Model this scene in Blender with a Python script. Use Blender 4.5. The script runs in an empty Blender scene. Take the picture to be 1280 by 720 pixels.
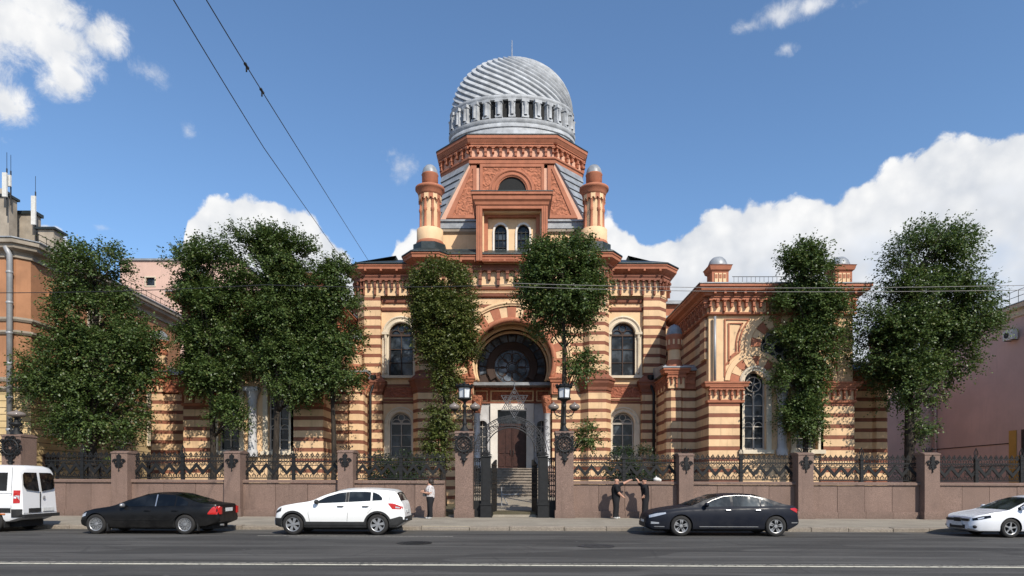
import bpy, bmesh, math, random
import numpy as np
from mathutils import Vector, Matrix, geometry
SC = bpy.context.scene
COL = SC.collection
PI = math.pi
F = 800.0; EYE = 1.7; HOR = 605.0; CX = 640.0      # focal length in px of a 1280 px wide picture, eye height, horizon row
def xx(px, Y): return (px - CX) * Y / F
def zz(py, Y): return EYE + (HOR - py) * Y / F
SLOPE = -0.004
def gz(x): return SLOPE * x                          # the street falls gently to the right

# ---------------------------------------------------------------- materials
def nodes_of(name):
    m = bpy.data.materials.new(name); m.use_nodes = True
    nt = m.node_tree; nt.nodes.clear()
    return m, nt
class G:
    """tiny node-graph helper"""
    def __init__(s, nt): s.nt = nt
    def n(s, t, **kw):
        nd = s.nt.nodes.new(t)
        for k, v in kw.items(): setattr(nd, k, v)
        return nd
    def put(s, sock, v):
        if v is None: return
        if hasattr(v, 'is_output') or isinstance(v, bpy.types.NodeSocket): s.nt.links.new(v, sock)
        else: sock.default_value = v
    def math(s, op, a, b=None, c=None, clamp=False):
        nd = s.n('ShaderNodeMath', operation=op, use_clamp=clamp)
        s.put(nd.inputs[0], a); s.put(nd.inputs[1], b); s.put(nd.inputs[2], c)
        return nd.outputs[0]
    def mix(s, f, a, b, blend='MIX'):
        nd = s.n('ShaderNodeMix', data_type='RGBA', blend_type=blend)
        s.put(nd.inputs[0], f)
        s.put(nd.inputs[6], (*a, 1) if isinstance(a, tuple) and len(a) == 3 else a)
        s.put(nd.inputs[7], (*b, 1) if isinstance(b, tuple) and len(b) == 3 else b)
        return nd.outputs[2]
    def noise(s, vec, scale, detail=4, rough=.55, dist=0.0):
        nd = s.n('ShaderNodeTexNoise'); s.put(nd.inputs['Vector'], vec)
        nd.inputs['Scale'].default_value = scale; nd.inputs['Detail'].default_value = detail
        nd.inputs['Roughness'].default_value = rough; nd.inputs['Distortion'].default_value = dist
        return nd.outputs['Fac']
    def vor(s, vec, scale, feature='F1', rnd=1.0):
        nd = s.n('ShaderNodeTexVoronoi', feature=feature); s.put(nd.inputs['Vector'], vec)
        nd.inputs['Scale'].default_value = scale; nd.inputs['Randomness'].default_value = rnd
        return nd.outputs['Distance']
    def rng(s, v, a, b, c=0.0, d=1.0, smooth=True):
        nd = s.n('ShaderNodeMapRange', interpolation_type='SMOOTHSTEP' if smooth else 'LINEAR')
        s.put(nd.inputs[0], v)
        for i, q in enumerate((a, b, c, d)): s.put(nd.inputs[1 + i], q)
        return nd.outputs[0]
    def pos(s): return s.n('ShaderNodeNewGeometry').outputs['Position']
    def obj(s): return s.n('ShaderNodeTexCoord').outputs['Object']
    def scale(s, v, k):
        nd = s.n('ShaderNodeVectorMath', operation='MULTIPLY'); s.put(nd.inputs[0], v); nd.inputs[1].default_value = k
        return nd.outputs[0]
    def xyz(s, v):
        nd = s.n('ShaderNodeSeparateXYZ'); s.put(nd.inputs[0], v); return nd.outputs
    def bump(s, h, dist=.02, strength=1.0, normal=None):
        nd = s.n('ShaderNodeBump'); s.put(nd.inputs['Height'], h)
        nd.inputs['Distance'].default_value = dist; nd.inputs['Strength'].default_value = strength
        if normal is not None: s.put(nd.inputs['Normal'], normal)
        return nd.outputs[0]
    def out(s, col, rough=.7, normal=None, metal=0.0, spec=.4, **kw):
        b = s.n('ShaderNodeBsdfPrincipled')
        s.put(b.inputs['Base Color'], (*col, 1) if isinstance(col, tuple) and len(col) == 3 else col)
        s.put(b.inputs['Roughness'], rough); s.put(b.inputs['Metallic'], metal)
        b.inputs['Specular IOR Level'].default_value = spec
        if normal is not None: s.put(b.inputs['Normal'], normal)
        for k, v in kw.items(): s.put(b.inputs[k], v)
        o = s.n('ShaderNodeOutputMaterial'); s.nt.links.new(b.outputs[0], o.inputs[0])
        return b
def mul(c, k): return tuple(min(1, max(0, x * k)) for x in c)
def weather(g, col, var, scale):
    """mottled colour with rain streaks that run down the wall"""
    p = g.pos()
    n1 = g.noise(p, scale, 5, .6)
    c = g.mix(g.rng(n1, .3, .7), mul(col, 1 - var) if isinstance(col, tuple) else col, mul(col, 1 + var * .6) if isinstance(col, tuple) else col)
    st = g.noise(g.scale(p, (5, 5, .35)), 1.0, 4, .6)
    return g.mix(g.rng(st, .52, .8, 0, .35), c, mul(col, .62) if isinstance(col, tuple) else (.2, .12, .07))
def M(name, col, rough=.75, var=.14, scale=1.3, grain=25, bump=.004, metal=0.0, spec=.35, **kw):
    m, nt = nodes_of(name); g = G(nt)
    c = weather(g, col, var, scale)
    h = g.noise(g.pos(), grain, 3, .6)
    g.out(c, rough, g.bump(h, bump, .8), metal, spec, **kw)
    return m
def MC(name, col, rough=.5, metal=0.0, spec=.5, **kw):                # plain manufactured finish (paint, rubber, cloth)
    m, nt = nodes_of(name); g = G(nt)
    n = g.noise(g.obj(), 9, 3)
    c = g.mix(g.rng(n, .3, .7), mul(col, .9), mul(col, 1.06))
    g.out(c, rough, None, metal, spec, **kw); return m
CREAM = (.70, .478, .278); REDB = (.222, .084, .050); TERRA = (.385, .143, .078)
def stripes(name, z0, period=.62, frac=.36):
    m, nt = nodes_of(name); g = G(nt)
    p = g.pos(); z = g.xyz(p)[2]
    t = g.math('FRACT', g.math('DIVIDE', g.math('SUBTRACT', z, z0 - period * frac / 2), period))
    e = .012
    up = g.rng(t, 0, e); dn = g.rng(t, frac, frac + e)
    f = g.math('SUBTRACT', up, dn)
    n = g.noise(p, 1.1, 5, .6); fine = g.noise(p, 14, 4, .6)
    cr = g.mix(g.rng(n, .3, .7), mul(CREAM, .86), mul(CREAM, 1.08))
    rd = g.mix(g.rng(n, .3, .7), mul(REDB, .82), mul(REDB, 1.2))
    c = g.mix(f, cr, rd)
    st = g.noise(g.scale(p, (5, 5, .3)), 1, 4, .6)
    c = g.mix(g.rng(st, .52, .82, 0, .5), c, (.20, .125, .08)); blot = g.noise(p, .45, 4, .65); c = g.mix(g.rng(blot, .55, .75, 0, .28), c, (.30, .22, .15))
    h = g.math('ADD', g.math('MULTIPLY', f, -1.0), g.math('MULTIPLY', fine, .12))
    g.out(c, .8, g.bump(h, .035, .9), 0, .3)
    return m
def carved(name, col, scale=2.2, depth=.07):
    m, nt = nodes_of(name); g = G(nt); p = g.pos()
    v = g.vor(p, scale * 2.2); w = g.n('ShaderNodeTexWave', wave_type='RINGS'); g.put(w.inputs['Vector'], p)
    w.inputs['Scale'].default_value = scale * .55; w.inputs['Distortion'].default_value = 9; w.inputs['Detail'].default_value = 2; w.inputs['Detail Scale'].default_value = 2.0
    h = g.math('ADD', g.math('MULTIPLY', w.outputs['Fac'], .6), g.math('MULTIPLY', v, .6))
    c = g.mix(g.rng(h, .25, .8), mul(col, .8), mul(col, 1.1))
    g.out(c, .8, g.bump(h, depth, 1.0), 0, .3)
    return m
def metal_roof(name, col, seams=0.0, rough=.45, metal=.3):
    m, nt = nodes_of(name); g = G(nt); p = g.pos()
    n = g.noise(p, 1.6, 5, .65)
    c = g.mix(g.rng(n, .3, .72), mul(col, .68), mul(col, 1.12))
    h = g.noise(p, 6, 3)
    if seams:
        x = g.xyz(p)[2]; t = g.math('FRACT', g.math('MULTIPLY', x, seams))
        h = g.math('ADD', g.math('MULTIPLY', g.rng(t, 0, .9), 1.4), g.math('MULTIPLY', h, .25))
        nrm = g.bump(h, .12, 1.0)
    else: nrm = g.bump(h, .02, .5)
    g.out(c, rough, nrm, metal, .5); return m
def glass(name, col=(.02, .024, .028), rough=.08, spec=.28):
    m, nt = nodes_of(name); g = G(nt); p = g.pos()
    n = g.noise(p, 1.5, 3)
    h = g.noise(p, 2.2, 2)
    g.out(g.mix(g.rng(n, .42, .68), mul(col, .6), mul(col, 3.2)), rough, g.bump(h, .012, .5), 0, spec); return m  # reflected sky and curtain tones painted into the pane colour as lighter noise patches
def granite(name, col):
    m, nt = nodes_of(name); g = G(nt); p = g.pos()
    sp = g.noise(p, 42, 3, .75); big = g.noise(p, 1.1, 5, .65)
    c = g.mix(g.rng(sp, .36, .64), mul(col, .5), mul(col, 1.5))
    c = g.mix(g.rng(big, .35, .75, 0, .55), c, mul(col, .62)); ri = g.n('ShaderNodeNewGeometry').outputs['Random Per Island']; c = g.mix(g.math('MULTIPLY', ri, .38), c, mul(col, .55))
    wh = g.noise(p, 20, 2); c = g.mix(g.rng(wh, .68, .74, 0, .8), c, mul(col, 2.0))
    st = g.noise(g.scale(p, (2.6, 2.6, .3)), 1.3, 5, .7)
    c = g.mix(g.rng(st, .53, .80, 0, .75), c, mul(col, .36))
    xs = g.xyz(p); z = g.math('ADD', xs[2], g.math('MULTIPLY', xs[0], -SLOPE))
    gr = g.math('ADD', z, g.math('MULTIPLY', g.noise(p, 3, 3), .25))
    c = g.mix(g.rng(gr, .75, .25, 0, .35), c, (.09, .065, .05))
    g.out(c, .7, g.bump(sp, .006, .7), 0, .35); return m
def asphalt(name, col, tracks=True):
    m, nt = nodes_of(name); g = G(nt); p = g.pos()
    sp = g.noise(p, 55, 3, .8); big = g.noise(g.scale(p, (.28, .9, 1)), .8, 6, .65)
    c = g.mix(g.rng(sp, .35, .7), mul(col, .62), mul(col, 1.45))
    c = g.mix(g.rng(big, .35, .68, 0, .8), c, mul(col, .5))
    if tracks:
        y = g.xyz(p)[1]
        gut = g.math('ADD', y, g.math('MULTIPLY', g.math('SUBTRACT', g.noise(g.scale(p, (.5, 1, 0)), 1.2, 5, .7), .5), 1.6)); c = g.mix(g.rng(gut, 22.0, 23.3, 0, .55), c, (.13, .115, .09))
        seam = g.math('ABSOLUTE', g.math('SUBTRACT', g.math('ADD', y, g.math('MULTIPLY', g.noise(g.scale(p, (.3, 0, 0)), 1.0, 3), .25)), 17.3)); c = g.mix(g.rng(seam, .02, .05, .7, 0), c, (.02, .02, .02))
        wv = g.noise(g.scale(p, (.05, 1.1, 0)), 1.3, 5, .7)
        c = g.mix(g.rng(wv, .42, .72, 0, .75), c, mul(col, 1.75))
        ptc = g.noise(g.scale(p, (.35, 1, 0)), .5, 1, .3)
        c = g.mix(g.rng(ptc, .57, .58, 0, .6), c, mul(col, .52)); st2 = g.noise(p, 1.7, 3, .6); c = g.mix(g.rng(st2, .66, .76, 0, .55), c, mul(col, .4)); sp2 = g.noise(p, 4.5, 2, .5); c = g.mix(g.rng(sp2, .70, .74, 0, .5), c, mul(col, 2.0))
        cr = g.vor(g.n('ShaderNodeVectorMath', operation='ADD').outputs[0] if False else g.scale(p, (.5, 1.3, 0)), .55, 'DISTANCE_TO_EDGE')
        crn = g.math('ADD', cr, g.math('MULTIPLY', g.noise(p, 6, 3), .02))
        c = g.mix(g.rng(crn, .012, .024, .35, 0), c, mul(col, .4))
    g.out(c, .85, g.bump(sp, .008, .8), 0, .3); return m
def slabs(name, col, px=.0, jx=1.0, jy=1.0):
    m, nt = nodes_of(name); g = G(nt); p = g.pos()
    sp = g.noise(p, 30, 3, .75); big = g.noise(p, .7, 6, .7)
    c = g.mix(g.rng(sp, .3, .7), mul(col, .75), mul(col, 1.2))
    c = g.mix(g.rng(big, .35, .7, 0, .65), c, mul(col, .62))
    g.out(c, .85, g.bump(sp, .006, .8), 0, .3); return m
def leafmat(name, a, b):
    m, nt = nodes_of(name); g = G(nt)
    r = g.n('ShaderNodeNewGeometry').outputs['Random Per Island']
    lo = g.mix(r, a, b)
    c = g.mix(g.rng(g.math('FRACT', g.math('MULTIPLY', r, 37.0)), .93, .97, 0, .8), lo, (.16, .15, .05))
    b1 = g.n('ShaderNodeBsdfPrincipled'); g.put(b1.inputs['Base Color'], c); b1.inputs['Roughness'].default_value = .42
    b1.inputs['Specular IOR Level'].default_value = .45
    tr = g.n('ShaderNodeBsdfTranslucent'); g.put(tr.inputs[0], g.mix(.5, c, (.10, .16, .02)))
    mx = g.n('ShaderNodeMixShader'); mx.inputs[0].default_value = .28
    nt.links.new(b1.outputs[0], mx.inputs[1]); nt.links.new(tr.outputs[0], mx.inputs[2])
    o = g.n('ShaderNodeOutputMaterial'); nt.links.new(mx.outputs[0], o.inputs[0]); return m
def barkmat():
    m, nt = nodes_of('bark'); g = G(nt); p = g.pos()
    n = g.noise(g.scale(p, (9, 9, 1.6)), 1.6, 5, .7)
    g.out(g.mix(g.rng(n, .3, .7), (.018, .014, .011), (.06, .048, .037)), .9, g.bump(n, .03, 1), 0, .2); return m
def carpaint(name, col, rough=.28, metal=0.0, coat=.6, spec=.5):
    m, nt = nodes_of(name); g = G(nt); p = g.obj()
    d = g.noise(p, 3.5, 5, .65); z = g.xyz(p)[2]
    dirt = g.math('MULTIPLY', g.rng(z, .75, .2), g.rng(d, .3, .7, .15, .8))
    c = g.mix(g.math('MULTIPLY', dirt, .13), col, (.10, .09, .075))
    rr = g.math('ADD', g.rng(d, .3, .8, rough * .8, rough * 1.4), g.math('MULTIPLY', dirt, .2))
    b = g.out(c, rr, None, metal, spec)
    b.inputs['Coat Weight'].default_value = coat; b.inputs['Coat Roughness'].default_value = .14
    return m

MAT = {}
def mats():
    A = MAT
    A['stripe'] = stripes('striped render', 12.604)
    A['stripew'] = stripes('striped wing render', 5.561)
    A['cream'] = M('cream render', CREAM, var=.12)
    A['red'] = M('brick red render', REDB, var=.2)
    A['terra'] = M('terracotta render', TERRA, var=.15, scale=2)
    A['pink'] = M('pale pink render', (.62, .36, .25), var=.1)
    A['carve'] = carved('carved terracotta', TERRA)
    A['carvered'] = carved('carved red brick', (.30, .10, .058), 3.4, .06)
    A['white'] = M('white stone', (.68, .64, .58), var=.12)
    A['offwhite'] = M('ivory stone', (.62, .53, .40), var=.12)
    A['marble'] = M('grey white marble', (.47, .465, .47), var=.14, scale=2.5, rough=.5)
    A['slate'] = metal_roof('dark roof metal', (.035, .045, .045))
    A['zinc'] = metal_roof('zinc', (.29, .305, .32), metal=.1)
    A['zincstep'] = metal_roof('stepped zinc', (.46, .48, .50), seams=1.35)
    A['domezinc'] = metal_roof('dome zinc', (.42, .435, .45), rough=.72, metal=.0)
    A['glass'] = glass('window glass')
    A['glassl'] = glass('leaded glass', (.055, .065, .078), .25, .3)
    A['dark'] = MC('dark interior', (.012, .012, .012), .9)
    A['frame'] = M('brown window frame', (.055, .034, .026), var=.15)
    A['framew'] = M('pale window frame', (.42, .38, .33), var=.12)
    A['door'] = M('dark brown wood', (.045, .017, .012), rough=.5, var=.3, scale=4)
    A['iron'] = M('wrought iron', (.009, .0095, .010), rough=.6, var=.3, spec=.35, scale=6)
    A['irong'] = M('grey iron', (.035, .035, .037), rough=.6, var=.3, spec=.3, scale=6)
    A['granite'] = granite('pink granite', (.215, .143, .113))
    A['stair'] = M('stone steps', (.24, .20, .16), var=.25, scale=3)
    A['asphalt'] = asphalt('asphalt', (.075, .071, .065))
    A['paving'] = slabs('paving', (.31, .272, .215))
    A['kerb'] = granite('kerb stone', (.33, .285, .225))
    A['earth'] = M('earth', (.10, .085, .05), var=.4, scale=.8)
    A['groundm'] = M('distant ground', (.12, .11, .09), var=.3, scale=.1)
    A['ironl'] = M('pale grey iron', (.11, .11, .115), rough=.45, var=.3, spec=.4, scale=6)
    A['paint'] = None
    A['leaf'] = leafmat('lime leaf', (.038, .070, .018), (.118, .165, .047))
    A['leafb'] = leafmat('yellowing lime leaf', (.052, .074, .018), (.145, .165, .042))
    A['bush'] = leafmat('shrub leaf', (.015, .03, .013), (.05, .085, .035))
    A['bark'] = barkmat()
    A['pipe'] = M('galvanised pipe', (.33, .335, .34), rough=.5, metal=.25, var=.2)
    A['orange'] = M('orange stucco', (.37, .178, .09), var=.22, scale=.6)
    A['pinkw'] = M('pale pink stucco', (.60, .40, .32), var=.08, scale=.5)
    A['brownw'] = M('dusky rose stucco', (.60, .415, .35), var=.1, scale=.4)
    A['ochre'] = M('ochre stucco', (.50, .28, .06), var=.1)
    A['stone'] = M('grey stone', (.33, .28, .22), var=.25)
    A['plastic'] = MC('white plastic', (.62, .61, .57), .5)
    A['cable'] = MC('cable rubber', (.02, .02, .02), .45)
    A['cable_lit'] = MC('sunlit cable', (.20, .19, .18), .6)  # lighter grey: sunlight on the right-hand wires painted into the colour
    A['lampglass'] = MC('frosted lamp glass', (.62, .64, .66), .25)
    A['globe'] = MC('smoked lamp globe', (.20, .17, .15), .12)
    # yellow rusticated stucco
    m, nt = nodes_of('rusticated yellow stucco'); g = G(nt); p = g.pos(); z = g.xyz(p)[2]
    t = g.math('FRACT', g.math('DIVIDE', z, .36)); gr = g.math('MULTIPLY', g.rng(t, 0, .03), g.rng(t, .17, .14))
    gr = g.rng(g.math('ABSOLUTE', g.math('SUBTRACT', t, .5)), .46, .44)
    n = g.noise(p, .9, 5, .6); c = g.mix(g.rng(n, .3, .7), (.52, .38, .19), (.66, .50, .28))
    c = g.mix(gr, (.16, .11, .06), c)
    g.out(c, .8, g.bump(gr, .05, 1), 0, .3); A['yellow'] = m
    m, nt = nodes_of('worn road paint'); g = G(nt); p = g.pos()
    w = g.noise(p, 9, 5, .75); w2 = g.noise(g.scale(p, (.5, 3, 1)), 2.2, 4, .7)
    c = g.mix(g.rng(g.math('ADD', w, g.math('MULTIPLY', w2, .6)), .80, .98), (.62, .58, .46), (.075, .074, .07))
    g.out(c, .8, None, 0, .3); A['paint'] = m
    m, nt = nodes_of('faded road paint'); g = G(nt); p = g.pos()
    w = g.noise(p, 12, 5, .75)
    c = g.mix(g.rng(w, .46, .62), (.36, .34, .29), (.07, .07, .068)); g.out(c, .85, None, 0, .3); A['paintw'] = m

# ---------------------------------------------------------------- mesh builder
class MB:
    def __init__(s): s.v = []; s.f = []; s.mi = []; s.T = None; s.m = 0; s.sm = []; s.smooth = False
    def add(s, vs, fs, m=None):
        o = len(s.v)
        if s.T is not None: vs = [tuple(s.T @ Vector(p)) for p in vs]
        s.v.extend(vs); k = s.m if m is None else m
        for f in fs: s.f.append(tuple(i + o for i in f)); s.mi.append(k); s.sm.append(s.smooth)
    def box(s, x0, x1, y0, y1, z0, z1, m=None):
        s.add([(x0, y0, z0), (x1, y0, z0), (x1, y1, z0), (x0, y1, z0), (x0, y0, z1), (x1, y0, z1), (x1, y1, z1), (x0, y1, z1)],
              [(0, 3, 2, 1), (4, 5, 6, 7), (0, 1, 5, 4), (1, 2, 6, 5), (2, 3, 7, 6), (3, 0, 4, 7)], m)
    def _ext(s, loops, mk, m):
        flat = [p for l in loops for p in l]; n = len(flat)
        tris = geometry.tessellate_polygon([[Vector((a, b, 0)) for a, b in l] for l in loops])
        vs = [mk(a, b, 0) for a, b in flat] + [mk(a, b, 1) for a, b in flat]
        fs = [tuple(t) for t in tris] + [tuple(i + n for i in reversed(t)) for t in tris]
        o = 0
        for l in loops:
            k = len(l)
            for i in range(k): fs.append((o + i, o + (i + 1) % k, n + o + (i + 1) % k, n + o + i))
            o += k
        s.add(vs, fs, m)
    def pry(s, poly, y0, y1, holes=(), m=None): s._ext([poly, *holes], lambda a, b, t: (a, y1 if t else y0, b), m)
    def prz(s, poly, z0, z1, m=None): s._ext([poly], lambda a, b, t: (a, b, z1 if t else z0), m)
    def prx(s, poly, x0, x1, m=None): s._ext([poly], lambda a, b, t: (x1 if t else x0, a, b), m)
    def lathe(s, prof, cx, cy, n=24, sx=1, sy=1, m=None, a0=0, a1=2 * PI):
        full = abs(a1 - a0 - 2 * PI) < 1e-6; k = n if full else n + 1
        vs = []
        for r, z in prof:
            for i in range(k):
                a = a0 + (a1 - a0) * i / n
                vs.append((cx + r * sx * math.cos(a), cy + r * sy * math.sin(a), z))
        fs = []
        for j in range(len(prof) - 1):
            for i in range(n):
                i2 = (i + 1) % k
                fs.append((j * k + i, j * k + i2, (j + 1) * k + i2, (j + 1) * k + i))
        s.add(vs, fs, m)
    def tube(s, pts, r, n=6, m=None, closed=False, cap=True):
        P = [Vector(p) for p in pts]; N = len(P)
        rs = r if isinstance(r, (list, tuple)) else [r] * N
        vs = []; ref = None
        for i in range(N):
            a = P[(i - 1) % N] if (closed or i) else P[i]; b = P[(i + 1) % N] if (closed or i < N - 1) else P[i]
            t = (b - a).normalized() if (b - a).length > 1e-9 else Vector((0, 0, 1))
            if ref is None: ref = Vector((0, 1, 0)) if abs(t.y) < .9 else Vector((1, 0, 0))
            u = t.cross(ref)
            if u.length < 1e-6: u = t.cross(Vector((1, 0, 0)))
            u.normalize(); w = u.cross(t).normalized(); ref = w
            for j in range(n):
                q = 2 * PI * (j + .5) / n
                vs.append(tuple(P[i] + (u * math.cos(q) + w * math.sin(q)) * rs[i]))
        fs = []
        for i in range(N if closed else N - 1):
            i2 = (i + 1) % N
            for j in range(n):
                j2 = (j + 1) % n
                fs.append((i * n + j, i * n + j2, i2 * n + j2, i2 * n + j))
        if cap and not closed: fs += [tuple(range(n - 1, -1, -1)), tuple((N - 1) * n + j for j in range(n))]
        s.add(vs, fs, m)
    def sector(s, cx, cz, r0, r1, a0, a1, y0, y1, n=6, m=None):
        P = [(cx + r1 * math.cos(a0 + (a1 - a0) * i / n), cz + r1 * math.sin(a0 + (a1 - a0) * i / n)) for i in range(n + 1)]
        P += [(cx + r0 * math.cos(a1 + (a0 - a1) * i / n), cz + r0 * math.sin(a1 + (a0 - a1) * i / n)) for i in range(n + 1)]
        s.pry(P, y0, y1, m=m)
    def disc(s, cx, cz, r, y0, y1, n=24, m=None): s.pry([(cx + r * math.cos(2 * PI * i / n), cz + r * math.sin(2 * PI * i / n)) for i in range(n)], y0, y1, m=m)
    def arc(s, cx, cz, r, tr, y, a0, a1, n=24, m=None, k=6):
        s.tube([(cx + r * math.cos(a0 + (a1 - a0) * i / n), y, cz + r * math.sin(a0 + (a1 - a0) * i / n)) for i in range(n + 1)], tr, k, m)
    def ball(s, c, r, n=12, m=None, sx=1, sy=1, sz=1):
        prof = [(r * math.sin(PI * j / (n // 2 + 2)), c[2] - sz * r * math.cos(PI * j / (n // 2 + 2))) for j in range(n // 2 + 3)]
        s.lathe(prof, c[0], c[1], n, sx, sy, m)
    def sweep(s, path, prof, closed=False, m=None):
        """profile (outward offset, z) carried along a plan path with mitred corners; outward is the right-hand side"""
        N = len(path); offs = []
        for i in range(N):
            def dirn(a, b):
                d = Vector((b[0] - a[0], b[1] - a[1])); return d.normalized()
            d0 = dirn(path[i - 1], path[i]) if (closed or i) else None
            d1 = dirn(path[i], path[(i + 1) % N]) if (closed or i < N - 1) else None
            d0 = d0 or d1; d1 = d1 or d0
            n0 = Vector((d0.y, -d0.x)); n1 = Vector((d1.y, -d1.x))
            b = n0 + n1
            b = n0 if b.length < 1e-6 else b.normalized()
            offs.append(b / max(.35, b.dot(n0)))
        k = len(prof); vs = []
        for i in range(N):
            for o, z in prof: vs.append((path[i][0] + offs[i].x * o, path[i][1] + offs[i].y * o, z))
        fs = []
        for i in range(N if closed else N - 1):
            i2 = (i + 1) % N
            for j in range(k - 1): fs.append((i * k + j, i2 * k + j, i2 * k + j + 1, i * k + j + 1))
        if not closed: fs += [tuple(range(k)), tuple((N - 1) * k + j for j in range(k - 1, -1, -1))]
        s.add(vs, fs, m)
    def mesh(s, name, ms):
        me = bpy.data.meshes.new(name); me.from_pydata(s.v, [], s.f)
        for q in ms: me.materials.append(MAT[q] if isinstance(q, str) else q)
        me.polygons.foreach_set('material_index', s.mi)
        me.polygons.foreach_set('use_smooth', s.sm); me.update()
        return me
    def obj(s, name, ms, parent=None, smooth=None):
        if not isinstance(ms, (list, tuple)): ms = [ms]
        me = s.mesh(name, ms)
        if smooth is not None:
            bm = bmesh.new(); bm.from_mesh(me); bmesh.ops.recalc_face_normals(bm, faces=bm.faces)
            for f in bm.faces: f.smooth = True
            for e in bm.edges:
                if len(e.link_faces) == 2 and e.calc_face_angle(0) > smooth: e.smooth = False
            bm.to_mesh(me); bm.free()
        o = bpy.data.objects.new(name, me); COL.objects.link(o)
        if parent is not None:
            o.parent = parent
            o.matrix_parent_inverse = Matrix.Identity(4)
            if any(abs(c) > 1e-9 for c in wloc(parent)): o.location = -wloc(parent)
        return o
_W = {}
def wloc(o):
    v = Vector(o.location)
    while o.parent: o = o.parent; v = v + Vector(o.location)
    return v
def local(p0, p1):
    """frame of a wall that runs p0 -> p1 in plan; local x along it, local y inwards"""
    d = Vector((p1[0] - p0[0], p1[1] - p0[1])).normalized()
    return Matrix(((d.x, -d.y, 0, p0[0]), (d.y, d.x, 0, p0[1]), (0, 0, 1, 0), (0, 0, 0, 1)))
def split(o, key):
    """one mesh into several objects: loose pieces that share a key (of their centre) stay together"""
    bm = bmesh.new(); bm.from_mesh(o.data); bm.faces.ensure_lookup_table(); seen = {}; groups = {}
    for f in bm.faces:
        if f.index in seen: continue
        st = [f]; isl = []; seen[f.index] = 1
        while st:
            q = st.pop(); isl.append(q.index)
            for v in q.verts:
                for h in v.link_faces:
                    if h.index not in seen: seen[h.index] = 1; st.append(h)
        c = Vector((0, 0, 0))
        for i in isl: c += bm.faces[i].calc_center_median()
        groups.setdefault(key(c / len(isl)), []).extend(isl)
    bm.free(); res = [o]
    if len(groups) < 2: return res
    src = o.data
    for n, (k, ids) in enumerate(sorted(groups.items())):
        b2 = bmesh.new(); b2.from_mesh(src); b2.faces.ensure_lookup_table(); S_ = set(ids)
        bmesh.ops.delete(b2, geom=[f for f in b2.faces if f.index not in S_], context='FACES'); me = src.copy(); b2.to_mesh(me); b2.free()
        if n == 0: o.data = me
        else:
            c = o.copy(); c.data = me; COL.objects.link(c); res.append(c)
    return res
def dist2(p0, p1): return math.hypot(p1[0] - p0[0], p1[1] - p0[1])
def tag(o, label=None, cat=None, group=None, kind=None):
    if label: o['label'] = label
    if cat: o['category'] = cat
    if group: o['group'] = group
    if kind: o['kind'] = kind
    return o
def thing(name, label, cat, loc=(0, 0, 0), group=None):
    o = bpy.data.objects.new(name, None); COL.objects.link(o); o.location = loc; o.empty_display_size = .3
    return tag(o, label, cat, group)
def copy_tree(o, parent=None):
    c = o.copy(); COL.objects.link(c)
    if parent is not None: c.parent = parent
    for ch in list(o.children): copy_tree(ch, c)
    return c
def arch(cx, z0, zs, hw, n=14, rise=1.0):
    """arched opening outline: sill z0, springing zs, half width hw"""
    return [(cx - hw, z0), (cx + hw, z0)] + [(cx + hw * math.cos(PI * i / n), zs + rise * hw * math.sin(PI * i / n)) for i in range(n + 1)]
# ---------------------------------------------------------------- synagogue
def corbels(b, x0, x1, y, z0, z1, pitch, d=.22, mr=1, mc=0, back=True):
    """arcaded corbel table hung on a wall plane y (outward = -y): pale ground, red arches on long and short drops"""
    n = max(1, round((x1 - x0) / pitch)); p = (x1 - x0) / n; h = z1 - z0
    if back: b.box(x0, x1, y - .03, y + .05, z0, z1, mc)
    leg = p * .30; r = (p - leg) / 2
    for i in range(n):
        a = x0 + i * p
        ls = z0 + h * (.02 if i % 2 == 0 else .30); le = z0 + h * (.30 if i % 2 == 0 else .02)
        zs = z1 - h * .22 - r
        P = [(a, z1 - h * .06), (a, ls), (a + leg / 2, ls)]
        P += [(a + p / 2 - r * math.cos(PI * k / 6), zs + r * math.sin(PI * k / 6)) for k in range(7)]
        P += [(a + p - leg / 2, le), (a + p, le), (a + p, z1 - h * .06)]
        b.pry(P[::-1], y - d, y, m=mr)
        for q, l in ((a, ls), (a + p, le)):
            if q == a or i == n - 1:
                b.box(q - leg * .62, q + leg * .62, y - d - .05, y - .002, l + h * .30, l + h * .40, mr)
                b.box(q - leg * .62, q + leg * .62, y - d - .07, y - .002, z1 - h * .30, z1 - h * .20, mr)
    b.box(x0, x1, y - d - .06, y, z1 - h * .06, z1, mr)
CORN = [(0, 0), (.18, .02), (.22, .12), (.55, .26), (.62, .30), (.72, .34), (.74, .50), (.80, .54), (.82, .64), (0, .66)]
def cornice(b, path, z, k=1.0, kz=1.0, closed=False, m=0): b.sweep(path, [(o * k, z + q * kz) for o, q in CORN], closed, m)
def modillions(b, x0, x1, y, z, pitch, d=.45, w=.13, h=.13, m=0):
    n = max(1, round((x1 - x0) / pitch))
    for i in range(n + 1):
        x = x0 + (x1 - x0) * i / n
        b.box(x - w / 2, x + w / 2, y - d, y + .02, z, z + h, m)
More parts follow.
